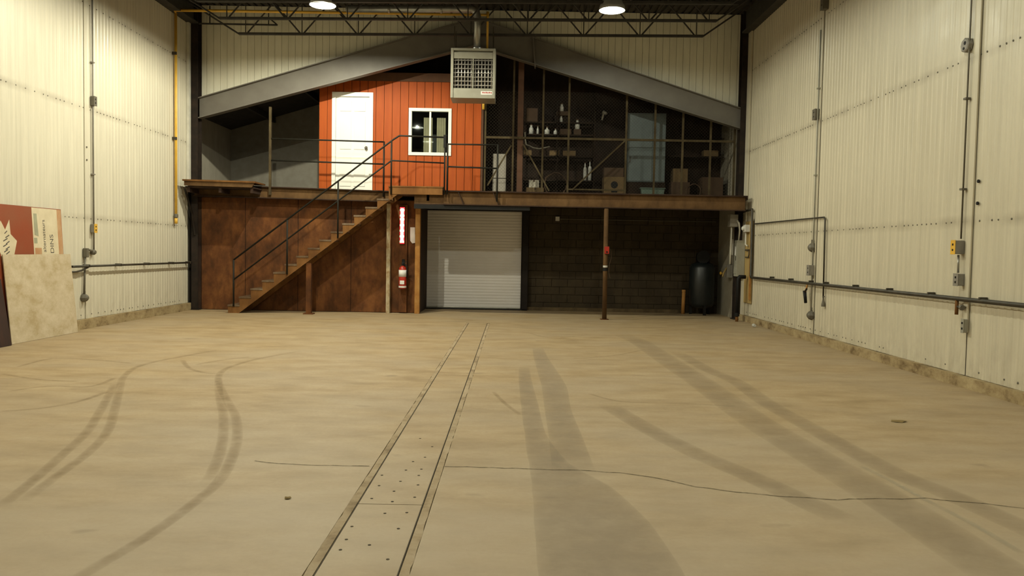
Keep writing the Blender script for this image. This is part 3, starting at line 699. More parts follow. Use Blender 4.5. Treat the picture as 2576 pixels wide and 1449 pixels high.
for x0, x1, nm in ((a0 + .33, a0 + .545, 'left'), (a1 - .37, a1 - .155, 'right')):
    cu = MB(); n = 12  # wavy beige strip set behind the pane
    for i in range(n + 1):
        xx = x0 + (x1 - x0) * i / n; yy = YO + .22 + .012 * math.sin(i * 2.1)
        cu.v += [(xx, yy, 3.45), (xx, yy, 4.64), (xx, yy + .006, 3.45), (xx, yy + .006, 4.64)]
    for i in range(n): cu.f += [(4 * i, 4 * i + 4, 4 * i + 5, 4 * i + 1), (4 * i + 2, 4 * i + 3, 4 * i + 7, 4 * i + 6)]
    tag(obj('beige_strip', cu, M['beige'], org=((x0 + x1) / 2, YO + .22, 3.45)), 'wavy beige strip behind the %s office window pane' % nm, 'beige_strip')
struct('wall_office_inside', MB().box(OX0 + .09, OX1 - .09, YO + 1.0, YO + 1.04, OZ0, OZ1), M['room_dark'], 'dim rear wall inside the office', 'wall')

# ================================================================ WIRE CAGE AND STORES ON THE RIGHT DECK
YC = 18.66
cg = thing('wire_cage', 'rusty angle-iron wire mesh cage on the right of the mezzanine', 'cage', (2.2, YC, DZ))
CX = (-.69, -.04, .65, 1.25, 2.59, 3.26, 3.91, 4.56, 5.12)
for x in CX:
    obj('cage_post', MB().box(x - .022, x + .022, YC - .02, YC + .02, DZ, rbot(x) + .05), M['cage'], cg)
obj('cage_post', MB().box(.06, .19, YC + .05, YC + .15, DZ, rbot(.1) + .1), M['fascia'], cg)
for a, b in zip(CX, CX[1:]):
    obj('cage_rail', MB().box(a + .022, b - .022, YC - .018, YC + .018, 4.095, 4.145), M['cage'], cg)
obj('cage_rail', MB().box(1.27, 2.57, YC - .018, YC + .018, 2.93, 2.965).box(1.27, 2.57, YC - .018, YC + .018, 2.84, 2.87), M['cage'], cg)
def brace(p, q): obj('cage_brace', MB().tube([(p[0], YC - .022, p[1]), (q[0], YC - .022, q[1])], .024, 4), M['cage'], cg)
brace((1.35, 2.93), (2.56, 4.09)); brace((-.62, 3.0), (-.08, 3.94)); brace((.2, 3.97), (.82, 2.9))
wm = MB(); pit = .075
for s in (1, -1):
    c = -6.0
    while c < 12:
        # line x = c + s*(z-DZ), clipped to the cage outline
        pts = []
        for i in range(41):
            z = DZ + i * .06; x = c + s * (z - DZ)
            if CX[0] < x < CX[-1] and z < min(rbot(x) + .05, 5.2): pts.append((x, YC + .024 + .004 * s, z))
        if len(pts) > 1:
            (x0, y0, z0), (x1, y1, z1) = pts[0], pts[-1]; r = .0016
            wm.add([(x0 - r, y0, z0), (x0 + r, y0, z0), (x0, y0 + r * 2, z0), (x1 - r, y1, z1), (x1 + r, y1, z1), (x1, y1 + r * 2, z1)], [(0, 1, 4, 3), (1, 2, 5, 4), (2, 0, 3, 5)])
        c += pit
stuff(obj('wire_mesh', wm, M['mesh'], cg))
# shelf rack with jars
YS = 19.62
sr = thing('shelf_rack', 'dark metal shelf rack inside the cage', 'shelf', (1.05, YS + .15, DZ))
for z in (3.25, 3.84, 4.36, 4.66): obj('shelf', MB().box(.2, 1.95, YS, YS + .38, z - .03, z), M['annex_dark'], sr)
for x in (.2, 1.05, 1.95):
    for y in (YS, YS + .36): obj('upright', MB().box(x - .015, x + .015, y, y + .03, DZ, 5.2), M['annex_dark'], sr)
def bottle(x, z, r, h, neck, label, mat='jar', y=YS + .1, name='bottle', cat='bottle'):
    m = MB().lathe([(r, 0), (r, h * .62), (r * .85, h * .72), (neck, h * .8), (neck, h * .98), (neck * 1.0, h)], (x, y, z), 12)
    t = thing(name, label, cat, (x, y, z)); obj('body', m, M[mat], t, True)
    obj('cap', MB().lathe([(neck * 1.15, h), (neck * 1.15, h + .03)], (x, y, z), 10), M['brown_item'], t); return t
def carton(x0, x1, z0, z1, label, mat='brown_item', y0=YS + .04, y1=YS + .26, cat='box', name='carton'):
    t = thing(name, label, cat, ((x0 + x1) / 2, (y0 + y1) / 2, z0))
    obj('body', MB().cbox(x0, x1, y0, y1, z0, z1, .004), M[mat], t)
    obj('tape', MB().box((x0 + x1) / 2 - .02, (x0 + x1) / 2 + .02, y0 - .0015, y1 + .0015, z0 + (z1 - z0) * .75, z1 + .0015), M['brown_item'], t)
    return t
bottle(.40, 4.36, .055, .22, .028, 'pale square-shouldered jug at the left of the upper cage shelf')
bottle(.56, 4.36, .028, .19, .014, 'slim white bottle beside the pale jug on the cage shelf')
bottle(.79, 4.36, .062, .17, .022, 'squat white flask in the middle of the cage shelf')
bottle(1.00, 4.36, .050, .13, .02, 'small squat white flask right of the larger flask')
bottle(1.13, 4.66, .036, .15, .02, 'white bottle on the upper cage shelf beneath the tallest bottle')
carton(1.02, 1.32, 4.83, 4.93, 'brown carton perched high in the cage', y0=YS + .05)
bottle(1.14, 4.93, .048, .17, .03, 'white bottle standing highest on a brown carton in the cage')
bottle(1.53, 4.50, .060, .22, .03, 'white jug standing alone right of the cage shelf flasks')
carton(1.44, 1.62, 4.36, 4.50, 'small dark carton under the white jug')
carton(.98, 1.30, 4.66, 4.83, 'dark carton under the brown carton in the cage', 'annex_dark', YS + .14, YS + .34)
carton(1.10, 1.38, 4.36, 4.50, 'grey-brown carton right of the two squat flasks')
carton(.27, .55, 4.66, 4.99, 'tall dull carton at the left of the top cage shelf', 'brown_item')
for x0, x1, lb in ((.86, 1.10, 'tan label box left of the pair on the middle cage shelf'), (1.19, 1.50, 'wider tan label box on the middle cage shelf'), (.22, .42, 'pinkish tan box at the left of the middle cage shelf')):
    carton(x0, x1, 3.84, 3.97, lb, 'cardboard')
bs = thing('wall_sconce_item', 'white plastic bracket hanging high on the rear of the cage', 'bracket', (2.2, 20.0, 4.8))
obj('arm', MB().tube([(2.2, 20.1, 4.95), (2.2, 19.95, 4.98), (2.26, 19.9, 4.93)], .035, 8), M['jar'], bs, True); obj('drop', MB().tube([(2.2, 19.98, 4.95), (2.16, 19.97, 4.78)], .025, 8), M['jar'], bs, True)
hs = MB().tube([(.26, YS + .02, 4.36), (.25, YS - .04, 4.38), (.26, YS - .06, 4.2), (.28, YS - .06, 4.09), (.36, YS - .06, 4.06), (.46, YS - .06, 4.01), (.6, YS - .06, 3.99), (.74, YS - .06, 4.02), (.86, YS - .06, 4.05)], .016, 8)
tag(obj('hose', hs, M['dull_box'], org=(.6, YS - .06, 4.0), smooth=True), 'pale sagging hose hanging below the upper cage shelf', 'hose')
bottle(1.74, 3.25, .045, .42, .014, 'tall thin white bottle left of the leaning pair near the brace', y=YS - .0 + .06); bottle(1.86, 3.25, .045, .46, .014, 'tall thin white bottle right of the leaning pair near the brace', y=YS + .08)
cb = thing('cardboard_box', 'tan cardboard box with a round dark hole on the mezzanine', 'box', (2.40, 19.3, DZ))
obj('body', MB().cbox(2.15, 2.65, 19.12, 19.5, DZ, 3.30, .006), M['cardboard'], cb)
obj('hole', MB().lathe([(.085, 0), (.085, -.004)], (2.40, 19.12, 3.11), 18, 'y'), M['black'], cb); obj('handle_slot', MB().box(2.33, 2.47, 19.114, 19.12, 2.93, 2.965), M['black'], cb)
carton(2.15, 2.62, 3.30, 3.52, 'brown carton on top of the tan box with the hole', y0=19.15, y1=19.45)
sc_ = thing('steel_cabinet', 'tall blue-grey steel cabinet on a dark base in the cage', 'cabinet', (3.16, 19.4, DZ))
obj('body', MB().box(2.71, 3.62, 19.22, 19.7, 3.20, 4.84), M['cab'], sc_)
for a, b in ((2.72, 3.30), (3.31, 3.61)):
    d = obj('door', MB().cbox(a, b, 19.20, 19.22, 3.22, 3.98, .004), M['cab'], sc_); obj('door', MB().cbox(a, b, 19.20, 19.22, 4.02, 4.82, .004), M['cab'], sc_)
    obj('handle', MB().box(a + .04, a + .06, 19.18, 19.20, 3.66, 3.80), M['dark_metal'], d)
obj('base', MB().box(2.69, 3.64, 19.24, 19.7, DZ, 3.20), M['annex_dark'], sc_)
tb = thing('plastic_tub', 'low pale teal tub in front of the blue-grey cabinet base', 'tub', (3.30, 19.1, DZ))
obj('body', MB().prism([(3.05, DZ), (3.55, DZ), (3.58, 3.02), (3.02, 3.02)], 'xz', 18.98, 19.16), M['teal'], tb); obj('rim', MB().cbox(3.0, 3.60, 18.96, 19.18, 3.02, 3.045, .006), M['teal'], tb)
lp = thing('metal_offcut', 'pale narrow metal sheet standing beside the orange office', 'sheet', (-.36, 19.3, DZ))
obj('upper_half', MB().cbox(-.52, -.20, 19.30, 19.33, 3.24, 3.82, .004), M['offcut'], lp); obj('lower_half', MB().cbox(-.52, -.20, 19.30, 19.33, DZ, 3.225, .004), M['offcut'], lp)
# clutter standing on the cage floor
carton(.30, .72, DZ, 3.02, 'yellowish carton low on the cage floor behind the left post', 'cardboard', 19.2, 19.5)
carton(.36, .60, 3.02, 3.20, 'small pale carton on the yellowish carton in the cage', 'annex_sheet', 19.22, 19.45)
carton(3.80, 4.25, DZ, 3.22, 'brown carton right of the blue-grey cabinet', 'brown_item', 19.3, 19.7)
carton(3.85, 4.20, 3.22, 3.55, 'orange-brown carton stacked right of the blue-grey cabinet', 'cardboard', 19.35, 19.7)
carton(4.55, 5.05, DZ, 3.35, 'dark carton in the far right corner of the cage', 'brown_item', 19.3, 19.8)
carton(4.66, 5.02, 3.90, 4.05, 'yellowish carton on the far right cage shelf', 'cardboard', 19.72, 19.95)
rs = thing('wall_shelf', 'short dark wall shelf in the right of the cage', 'shelf', (4.5, 19.9, 3.3)); obj('shelf', MB().box(3.8, 5.15, 19.68, 20.1, 3.87, 3.90), M['annex_dark'], rs); obj('shelf', MB().box(3.75, 5.15, 19.85, 20.1, 4.35, 4.38), M['annex_dark'], rs)
for x in (4.0, 5.0): obj('bracket', MB().tube([(x, 20.08, 3.6), (x, 19.72, 3.87)], .015, 4), M['annex_dark'], rs)
def coil(cx, cz, r, y, label):
    pts = [(cx + (r + .006 * (i % 7)) * math.cos(i * .42), y + .0035 * i, cz + (r + .006 * (i % 5)) * math.sin(i * .42)) for i in range(46)]
    tag(obj('cable_coil', MB().tube(pts, .011, 6), M['brown_item'], org=(cx, y, cz - r), smooth=True), label, 'cable coil')
coil(1.0, 3.10, .26, 19.15, 'loose brown cable coil on the cage floor left of the brace'); coil(4.3, 2.98, .16, 19.05, 'brown cable coil on the cage floor at the far right')

# ================================================================ ITEMS BETWEEN PARTITION AND SHUTTER
def vpost(x0, x1, y0, y1, z1, label, mat):
    t = thing('wall_post', label, 'post', ((x0 + x1) / 2, (y0 + y1) / 2, 0))
    obj('leg', MB().cbox(x0, x1, y0, y0 + .018, 0, z1, .003), M[mat], t); obj('return_leg', MB().cbox(x1 - .018, x1, y0 + .018, y1, 0, z1, .003), M[mat], t)
vpost(-2.905, -2.82, 18.28, 18.44, 2.52, 'peeling pale post left of the red light strip', 'post_pale')
vpost(-2.245, -2.135, 18.28, 18.44, 2.5, 'orange-brown post between the light strip and the shutter', 'post_wood')
tag(obj('backing_board', MB().cbox(-2.62, -2.44, 18.36, 18.43, 0.02, 2.5, .004), M['rust'], org=(-2.53, 18.4, 0)), 'dark brown vertical board behind the red light strip', 'board')
le = thing('led_strip_light', 'glowing red vertical light strip above the fire extinguisher', 'light strip', (-2.55, 18.31, 1.62))
obj('housing', MB().cbox(-2.605, -2.495, 18.30, 18.355, 1.60, 2.45, .01), M['red'], le)
obj('glow_strip', MB().cbox(-2.602, -2.498, 18.288, 18.300, 1.61, 2.44, .004), M['led_red'], le)
obj('glow_core', MB().cbox(-2.582, -2.518, 18.270, 18.288, 1.635, 2.415, .004), M['led_hot'], le)
for z in (1.655, 1.775, 1.905, 2.03, 2.165, 2.25, 2.375): obj('lamp_cell', MB().cbox(-2.598, -2.502, 18.268, 18.290, z - .022, z + .022, .006), M['led_hot'], le)
fe = thing('fire_extinguisher', 'red fire extinguisher with a white label on the brown board', 'fire extinguisher', (-2.52, 18.24, .58))
ex, ey = -2.52, 18.25
obj('cylinder', MB().lathe([(.05, .57), (.085, .58), (.088, .62), (.088, 1.0), (.075, 1.06), (.035, 1.09), (.025, 1.10)], (ex, ey, 0), 20), M['red'], fe, True)
obj('label', MB().lathe([(.0895, .85), (.0895, 1.005), (.088, 1.005), (.088, .85)], (ex, ey, 0), 20, closed=True), M['paper'], fe, True)
obj('small_label', MB().box(ex - .05, ex + .05, ey - .091, ey - .07, .68, .765), M['paper'], fe); obj('base_band', MB().lathe([(.0895, .60), (.0895, .64), (.088, .64), (.088, .60)], (ex, ey, 0), 20, closed=True), M['paper'], fe)
obj('valve', MB().lathe([(.025, 1.09), (.028, 1.15), (.018, 1.18)], (ex, ey, 0), 12), M['black'], fe); obj('lever', MB().prism([(ex - .02, 1.15), (ex + .10, 1.19), (ex + .10, 1.205), (ex - .02, 1.175)], 'xz', ey - .012, ey + .012), M['black'], fe)
obj('hose', MB().tube([(ex + .02, ey, 1.14), (ex + .09, ey - .02, 1.12), (ex + .105, ey - .02, 1.0), (ex + .10, ey - .01, .82)], .011, 8), M['black'], fe, True)
obj('wall_bracket', MB().box(ex - .03, ex + .03, ey + .08, 18.36, .95, 1.25), M['black'], fe)
pn = thing('paper_notice', 'small white paper notices pinned beside the orange-brown post', 'notice', (-2.32, 18.42, 1.64))
obj('sheet', MB().box(-2.38, -2.27, 18.418, 18.423, 1.83, 1.99), M['paper'], pn); obj('sheet', MB().prism([(-2.38, 1.84), (-2.265, 1.83), (-2.265, 1.63), (-2.33, 1.62), (-2.375, 1.68)], 'xz', 18.412, 18.417), M['paper'], pn)

# pole with tape
po = thing('support_pole', 'round rusty pole propping the right edge beam', 'pole', (2.05, 17.62, 0))
obj('shaft', MB().tube([(2.06, 17.62, .015), (2.05, 17.62, 2.455)], .05, 14), M['rust_lite'], po, True); obj('base_plate', MB().cbox(1.97, 2.15, 17.54, 17.70, 0, .015, .003), M['rust'], po)
obj('tape_band', MB().lathe([(.052, 1.16), (.052, 1.20)], (2.055, 17.62, 0), 14), M['jar'], po); obj('clamp', MB().lathe([(.056, 1.08), (.056, 1.15)], (2.055, 17.62, 0), 14), M['black'], po)
ct = thing('control_box', 'small red control box fixed to the support pole', 'control box', (2.06, 17.55, 1.46))
obj('body', MB().cbox(2.02, 2.12, 17.50, 17.57, 1.46, 1.62, .006), M['red'], ct); obj('button', MB().lathe([(.02, 0), (.02, -.012)], (2.07, 17.50, 1.50), 10, 'y'), M['black'], ct)
tag(obj('loose_wire', MB().tube([(2.12, 17.55, 1.6), (2.17, 17.56, 1.52), (2.18, 17.57, 1.38), (2.14, 17.58, 1.22), (2.13, 17.58, 1.05), (2.16, 17.58, .93)], .005, 6), M['brown_item'], org=(2.13, 17.57, .93)), 'thin wire drooping from the red control box', 'wire')
jb = thing('junction_box', 'small white square box on the dark block wall', 'junction box', (1.11, YB - .02, 2.26)); obj('body', MB().cbox(1.06, 1.16, YB - .06, YB - .005, 2.26, 2.37, .006), M['jar'], jb); obj('conduit', MB().tube([(1.16, YB - .03, 2.31), (5.1, YB - .03, 2.31)], .008, 6), M['dull_box'], jb)
# dark tank in the corner
tk = thing('air_tank', 'dark upright compressor tank in the right rear corner', 'tank', (4.68, 19.62, 0))
tx, ty = 4.68, 19.62
obj('vessel', MB().lathe([(.12, .16), (.26, .20), (.31, .28), (.31, 1.15), (.26, 1.25), (.12, 1.30)], (tx, ty, 0), 24), M['tank'], tk, True)
for a in (.6, 2.7, 4.8): obj('leg', MB().box(tx + .26 * math.cos(a) - .03, tx + .26 * math.cos(a) + .03, ty + .26 * math.sin(a) - .03, ty + .26 * math.sin(a) + .03, 0, .3), M['black'], tk)
obj('pump', MB().cbox(tx - .14, tx + .16, ty - .12, ty + .14, 1.29, 1.52, .03), M['black'], tk); obj('flywheel', MB().lathe([(.16, 0), (.16, .04), (.05, .05)], (tx - .02, ty - .18, 1.42), 20, 'y'), M['black'], tk)
ob = thing('orange_pipe', 'short orange pipe standing left of the dark tank', 'pipe', (4.26, 19.75, 0)); obj('tube', MB().tube([(4.26, 19.75, 0), (4.27, 19.75, .55)], .045, 12), M['post_wood'], ob, True); obj('cap', MB().lathe([(.05, .55), (.05, .60)], (4.27, 19.75, 0), 12), M['post_wood'], ob)

# ================================================================ ROOF TRUSSES
def ztr(x): return 0.0125 * (x + 1.0)
ZB0, ZTP = 6.16, 6.86
def truss(y, label):
    t = thing('roof_truss', label, 'truss', (-1.05, y, 6.1), 'open web roof trusses')
    b0, b1, t0, t1 = -6.07, 4.07, -7.22, 5.10
    for s in (-1, 1):
        obj('bottom_chord', MB().prism([(b0, ZB0 + ztr(b0)), (b1, ZB0 + ztr(b1)), (b1, ZB0 + .045 + ztr(b1)), (b0, ZB0 + .045 + ztr(b0))], 'xz', y + s * .022 - .016, y + s * .022 + .016), M['truss'], t)
    obj('top_chord', MB().prism([(t0, ZTP + ztr(t0)), (t1, ZTP + ztr(t1)), (t1, ZTP + .06 + ztr(t1)), (t0, ZTP + .06 + ztr(t0))], 'xz', y - .04, y + .04), M['truss'], t)
    def bar(x0, z0, x1, z1, r=.016): obj('web_bar', MB().tube([(x0, y, z0 + ztr(x0)), (x1, y, z1 + ztr(x1))], r, 6), M['truss'], t)
    bar(b0, ZB0 + .02, t0 + .05, ZTP, .018); bar(b1, ZB0 + .02, t1 - .05, ZTP, .018)
    n = 8; dx = (b1 - b0 - .3) / n
    for i in range(n + 1):
        x = b0 + .15 + i * dx
        bar(x, ZB0 + .03, x, ZTP, .011)
        if i < n: bar(x + .03, ZB0 + .03, x + dx * .5, ZTP, .017)
        if i > 0: bar(x - .03, ZB0 + .03, x - dx * .5, ZTP, .017)
for i, (y, lb) in enumerate(((17.6, 'rearmost dark open-web truss just before the gable'), (16.45, 'second dark open-web truss in front of the heater flue'), (15.3, 'dark open-web truss level with the two lit lamps'),
        (14.15, 'dark open-web truss just in front of the two lit lamps'), (13.0, 'dark open-web truss overhead well in front of the lamps'))): truss(y, lb)
for x0, x1, lb in ((XL + .0, XL + .24, 'dark eave beam along the top of the left wall'), (XR - .2, XR - .0, 'dark eave beam along the top of the right wall')):
    t = thing('eave_beam', lb, 'beam', ((x0 + x1) / 2, 6, 6.5)); obj('web', MB().box((x0 + x1) / 2 - .02, (x0 + x1) / 2 + .02, YF, 18.25, 6.52, 7.0), M['truss'], t); obj('flange', MB().box(x0, x1, YF, 18.25, 6.5, 6.53), M['truss'], t)
sb = MB().tube([(-7.2, 18.25, 6.50), (-5.42, 18.25, 6.50)], .02, 6).tube([(-5.42, 18.25, 6.50), (-5.62, 18.25, 6.66)], .015, 6).tube([(-6.95, 18.25, 6.50), (-6.95, 18.25, 6.9)], .015, 6).tube([(-5.62, 18.25, 6.5), (-5.62, 18.25, 6.9)], .012, 6)
tag(obj('hanger_bar', sb, M['truss'], org=(-6.3, 18.25, 6.48)), 'short dark hanger bar beside the left column under the roof', 'bar')

# ================================================================ HIGH BAY LAMPS
def lamp(x, y, side, label, row=0):
    z = 6.10
    t = thing('high_bay_lamp', label, 'lamp', (x, y, z), 'high bay lamps')
    prof = [(.250, 0.0), (.243, .06), (.220, .14), (.170, .22), (.100, .27), (.055, .285), (.055, .279), (.097, .263), (.165, .213), (.213, .136), (.236, .058), (.243, 0.0)]
    obj('reflector', MB().lathe(prof, (x, y, z), 32, closed=True), M['reflector'], t, True)
    bm = bmesh.new(); bmesh.ops.create_icosphere(bm, subdivisions=2, radius=.035)
    m = MB(); m.v = [(x + v.co.x, y + v.co.y, z + (.128 if row < 3 else .195) + v.co.z) for v in bm.verts]; bm.verts.index_update(); m.f = [tuple(v.index for v in f.verts) for f in bm.faces]; bm.free()
    obj('bulb', m, M['bulb'], t, True)
    ld_ = bpy.data.lights.new('lamp_light', 'POINT'); ld_.energy = (LAMP_LEFT if side == 'l' else LAMP_RIGHT)[row]; ld_.color = LAMP_COL_LEFT if side == 'l' else LAMP_COL_RIGHT; ld_.shadow_soft_size = .035
    lo_ = bpy.data.objects.new('lamp_light', ld_); COL.objects.link(lo_); lo_.parent = t; lo_.location = (0, 0, .051 if row < 3 else .12)
    obj('socket', MB().lathe([(.03, .163 if row < 3 else .23), (.04, .18 if row < 3 else .25), (.05, .278)], (x, y, z), 12), M['grey_box'], t)
    obj('ballast_housing', MB().cbox(x - .09, x + .09, y - .09, y + .09, z + .286, z + .52, .02), M['grey_box'], t)
    obj('hanger', MB().tube([(x, y, z + .52), (x, y, 7.0)], .012, 8), M['dark_metal'], t)
lamp(-3.71, 15.4, 'l', 'brighter lit high bay lamp hanging left of the heater'); lamp(1.81, 15.4, 'r', 'dimmer lit high bay lamp hanging right of the heater')
for i, y in enumerate((11.5, 7.6, 3.7, -0.2)):
    where = ('over the far middle of the hall', 'over the middle of the hall', 'just ahead of the camera', 'just behind the camera')[i]
    lamp(-3.71, y, 'l', 'left row high bay lamp out of frame ' + where, i + 1); lamp(1.81, y, 'r', 'right row high bay lamp out of frame ' + where, i + 1)

# ================================================================ UNIT HEATER, FLUE, GAS PIPE
hx0, hx1, hy0, hy1, hz0, hz1 = -1.37, -0.435, 16.9, 17.5, 4.68, 5.715
ht = thing('unit_heater', 'beige louvred unit heater hanging under the gable ridge', 'heater', (-.9, 17.1, hz0))
cs = MB().box(hx0, hx1, hy0 + .03, hy1, hz0, hz1)
obj('casing', cs, M['heater'], ht)
fz0, fz1 = 4.885, 5.50
obj('front_frame', MB().cbox(hx0, hx0 + .055, hy0 - .03, hy0 + .03, hz0, hz1, .006).cbox(hx1 - .055, hx1, hy0 - .03, hy0 + .03, hz0, hz1, .006).cbox(hx0 + .055, hx1 - .055, hy0 - .02, hy0 + .03, hz0 + .0, fz0, .006).cbox(hx0 + .055, hx1 - .055, hy0 - .02, hy0 + .03, fz1, fz1 + .13, .006).cbox(hx0 + .055, hx1 - .055, hy0 - .03, hy0 + .03, hz1 - .05, hz1, .006), M['heater'], ht)
obj('core', MB().box(hx0 + .056, hx1 - .056, hy0 + .022, hy0 + .0295, fz0, fz1), M['black'], ht)
obj('centre_bar', MB().box((hx0 + hx1) / 2 - .012, (hx0 + hx1) / 2 + .012, hy0 - .022, hy0 + .02, fz0, fz1), M['heater'], ht)
for i in range(7):
    z = fz0 + .05 + i * .0865
    obj('louver', MB().prism([(hy0 - .018, z), (hy0 + .018, z + .030), (hy0 + .018, z + .034), (hy0 - .018, z + .005)], 'yz', hx0 + .056, hx1 - .056), M['louver'], ht)
for i in range(12):
    x = hx0 + .09 + i * .0685 + (.012 if i > 5 else 0)
    obj('fin', MB().tube([(x, hy0 + .006, fz0 + .01), (x, hy0 + .006, fz1 - .01)], .012, 6), M['louver'], ht, True)
lb_ = obj('rating_label', MB().box(-.73, -.475, hy0 - .0225, hy0 - .02, 4.755, 4.83), M['paper'], ht)
rb = MB()
for i in range(6): rb.box(-.70 + i * .035, -.675 + i * .035, hy0 - .0235, hy0 - .0225, 4.785, 4.812 - .006 * (i % 2))
obj('label_print', rb, M['red'], lb_)
for x in (hx0 + .06, hx1 - .06):
    for y in (hy0 + .1, hy1 - .1): obj('hanger_rod', MB().tube([(x, y, hz1), (x, y, 6.20)], .008, 6), M['dark_metal'], ht)
fu = thing('flue_pipe', 'galvanised flue rising from the heater and running left', 'flue', (-.83, 17.0, hz1))
obj('pipe', MB().tube([(-.83, 17.0, hz1), (-.83, 17.0, 6.40), (-.86, 17.0, 6.50), (-.94, 17.0, 6.56), (-3.6, 17.0, 6.52)], .075, 16), M['flue'], fu, True)
for x in (-1.6, -2.7): obj('joint_band', MB().lathe([(.08, -.02), (.08, .02)], (x, 17.0, 6.55 - .015 * (-x - .94)), 16, 'x'), M['flue'], fu)
obj('collar', MB().lathe([(.10, 0), (.10, .03), (.08, .05)], (-.83, 17.0, hz1), 16), M['flue'], fu)
gp = thing('gas_pipe', 'yellow gas pipe climbing the left wall and crossing to the heater', 'gas pipe', (XL + .06, 17.45, 1.97))
obj('riser', MB().tube([(XL + .065, 17.45, 2.16), (XL + .065, 17.45, 6.51)], .03, 10), M['yellow'], gp, True)
obj('crossing', MB().tube([(XL + .065, 17.45, 6.51), (XL + .10, 17.32, 6.52), (-.62, 17.32, 6.535)], .026, 10), M['yellow'], gp, True)
obj('drop', MB().tube([(-.62, 17.32, 6.535), (-.62, 17.1, 6.52), (-.62, 17.08, 6.4), (-.62, 17.08, hz1)], .024, 10), M['yellow'], gp, True)
obj('valve', MB().lathe([(.02, 2.07), (.045, 2.09), (.045, 2.15), (.03, 2.165)], (XL + .065, 17.45, 0), 10), M['dull_box'], gp); obj('drip_leg', MB().tube([(XL + .065, 17.45, 1.95), (XL + .065, 17.45, 2.07)], .034, 10), M['yellow'], gp, True)
for z in (3.80, 5.63): obj('clip', MB().cbox(XL, XL + .10, 17.40, 17.43, z - .03, z + .03, .004), M['dark_metal'], gp)
hb = thing('gas_stub', 'short yellow gas stub under the right edge of the heater', 'gas pipe', (-.73, 18.6, 4.3)); obj('tube', MB().tube([(-.74, 18.6, 4.75), (-.74, 18.6, 5.05)], .03, 8), M['yellow'], hb, True)

# ================================================================ LEFT WALL FITTINGS
def device_box(name, x, y, z, sy, sz, dep, sgn, label, mat='grey_box', cover=None, cat='junction box'):
    t = thing(name, label, cat, (x, y, z - sz / 2))
    a, b = (x, x + dep) if sgn > 0 else (x - dep, x)
    obj('box', MB().cbox(a, b, y - sy / 2, y + sy / 2, z - sz / 2, z + sz / 2, .008), M[mat], t)
    fx = x + sgn * dep
    obj('cover', MB().cbox(min(fx, fx + sgn * .006), max(fx, fx + sgn * .006), y - sy / 2 - .004, y + sy / 2 + .004, z - sz / 2 - .004, z + sz / 2 + .004, .002), M[cover or mat], t)
    for dz in (-sz * .2, sz * .2): obj('socket_hole', MB().box(min(fx, fx + sgn * .008), max(fx, fx + sgn * .008), y - .014, y + .014, z + dz - .012, z + dz + .012), M['black'], t)
    return t
def dome_box(x, y, z, r, sgn, label):
    t = thing('wall_fitting', label, 'fitting', (x, y, z - r))
    prof = [(r, 0), (r * 1.0, .03 * sgn), (r * .75, .075 * sgn), (r * .35, .10 * sgn)]
    obj('dome', MB().lathe(prof, (x, y, z), 8, 'x'), M['dull_box'], t); obj('stem', MB().tube([(x + sgn * .03, y, z + r * .8), (x + sgn * .03, y, z + r * 1.6)], .018, 8), M['dull_box'], t)
xl = XL + .011
def conduit(name, pts, r, label, mat='conduit', clips=()):
    t = thing(name, label, 'conduit', (pts[-1][0], pts[-1][1], min(p[2] for p in pts))); obj('tube', MB().tube(pts, r, 8), M[mat], t, True)
    for (x, y, z) in clips: obj('clip', MB().cbox(x - .03, x + .03, y - .03, y + .03, z - .012, z + .012, .004), M[mat], t)
    return t
conduit('wall_conduit', [(xl + .025, 14.08, ZT), (xl + .025, 14.08, 1.30)], .014, 'thin grey conduit running down the left wall', 'grey_box', ((xl + .02, 14.08, 4.65), (xl + .02, 14.08, 2.7)))
device_box('junction_box', xl, 14.09, 3.98, .10, .16, .06, 1, 'grey box high on the left wall conduit', 'dull_box')
device_box('outlet_box', xl, 14.06, 1.75, .09, .15, .07, 1, 'outlet box with a yellow cover on the left wall', 'grey_box', 'yellow', 'outlet')
cf = thing('conduit_fitting', 'grey bent conduit fitting above the left wall pipe', 'fitting', (xl + .03, 13.9, 1.25))
obj('body', MB().cbox(xl, xl + .07, 13.76, 13.84, 1.24, 1.40, .01), M['dull_box'], cf); obj('arm', MB().tube([(xl + .04, 13.80, 1.38), (xl + .04, 14.02, 1.35)], .02, 8), M['dull_box'], cf); obj('elbow', MB().lathe([(.045, 0), (.05, .05), (.03, .08)], (xl, 14.04, 1.33), 10, 'x'), M['dull_box'], cf)
conduit('wall_conduit', [(xl + .03, 13.78, 1.25), (xl + .03, 13.74, .58)], .016, 'short conduit below the left wall pipe', 'dull_box')
dome_box(xl, 13.75, .54, .075, 1, 'domed grey fitting low on the left wall')
lpipe = thing('air_line', 'dark horizontal air pipe along the left wall', 'pipe', (xl + .09, 15.2, 1.08))
obj('pipe', MB().tube([(xl + .09, 13.26, 1.09), (xl + .09, 18.2, 1.09)], .020, 10), M['dark_metal'], lpipe, True)
for y in (13.78, 14.9, 16.05, 17.2, 18.1): obj('clamp', MB().cbox(xl - .005, xl + .115, y - .014, y + .014, 1.067, 1.118, .004), M['dark_metal'], lpipe)
obj('hose', MB().tube([(xl + .05, 13.26, 1.0), (xl + .06, 13.45, 1.0), (xl + .07, 13.6, 1.02), (xl + .08, 13.78, 1.07)], .016, 8), M['dark_metal'], lpipe, True)
for z in (3.15, 2.93): obj('bolt', MB().lathe([(.016, 0), (.016, .012)], (XL + .024, 13.88, z), 8, 'x'), M['dull_box'], wl)

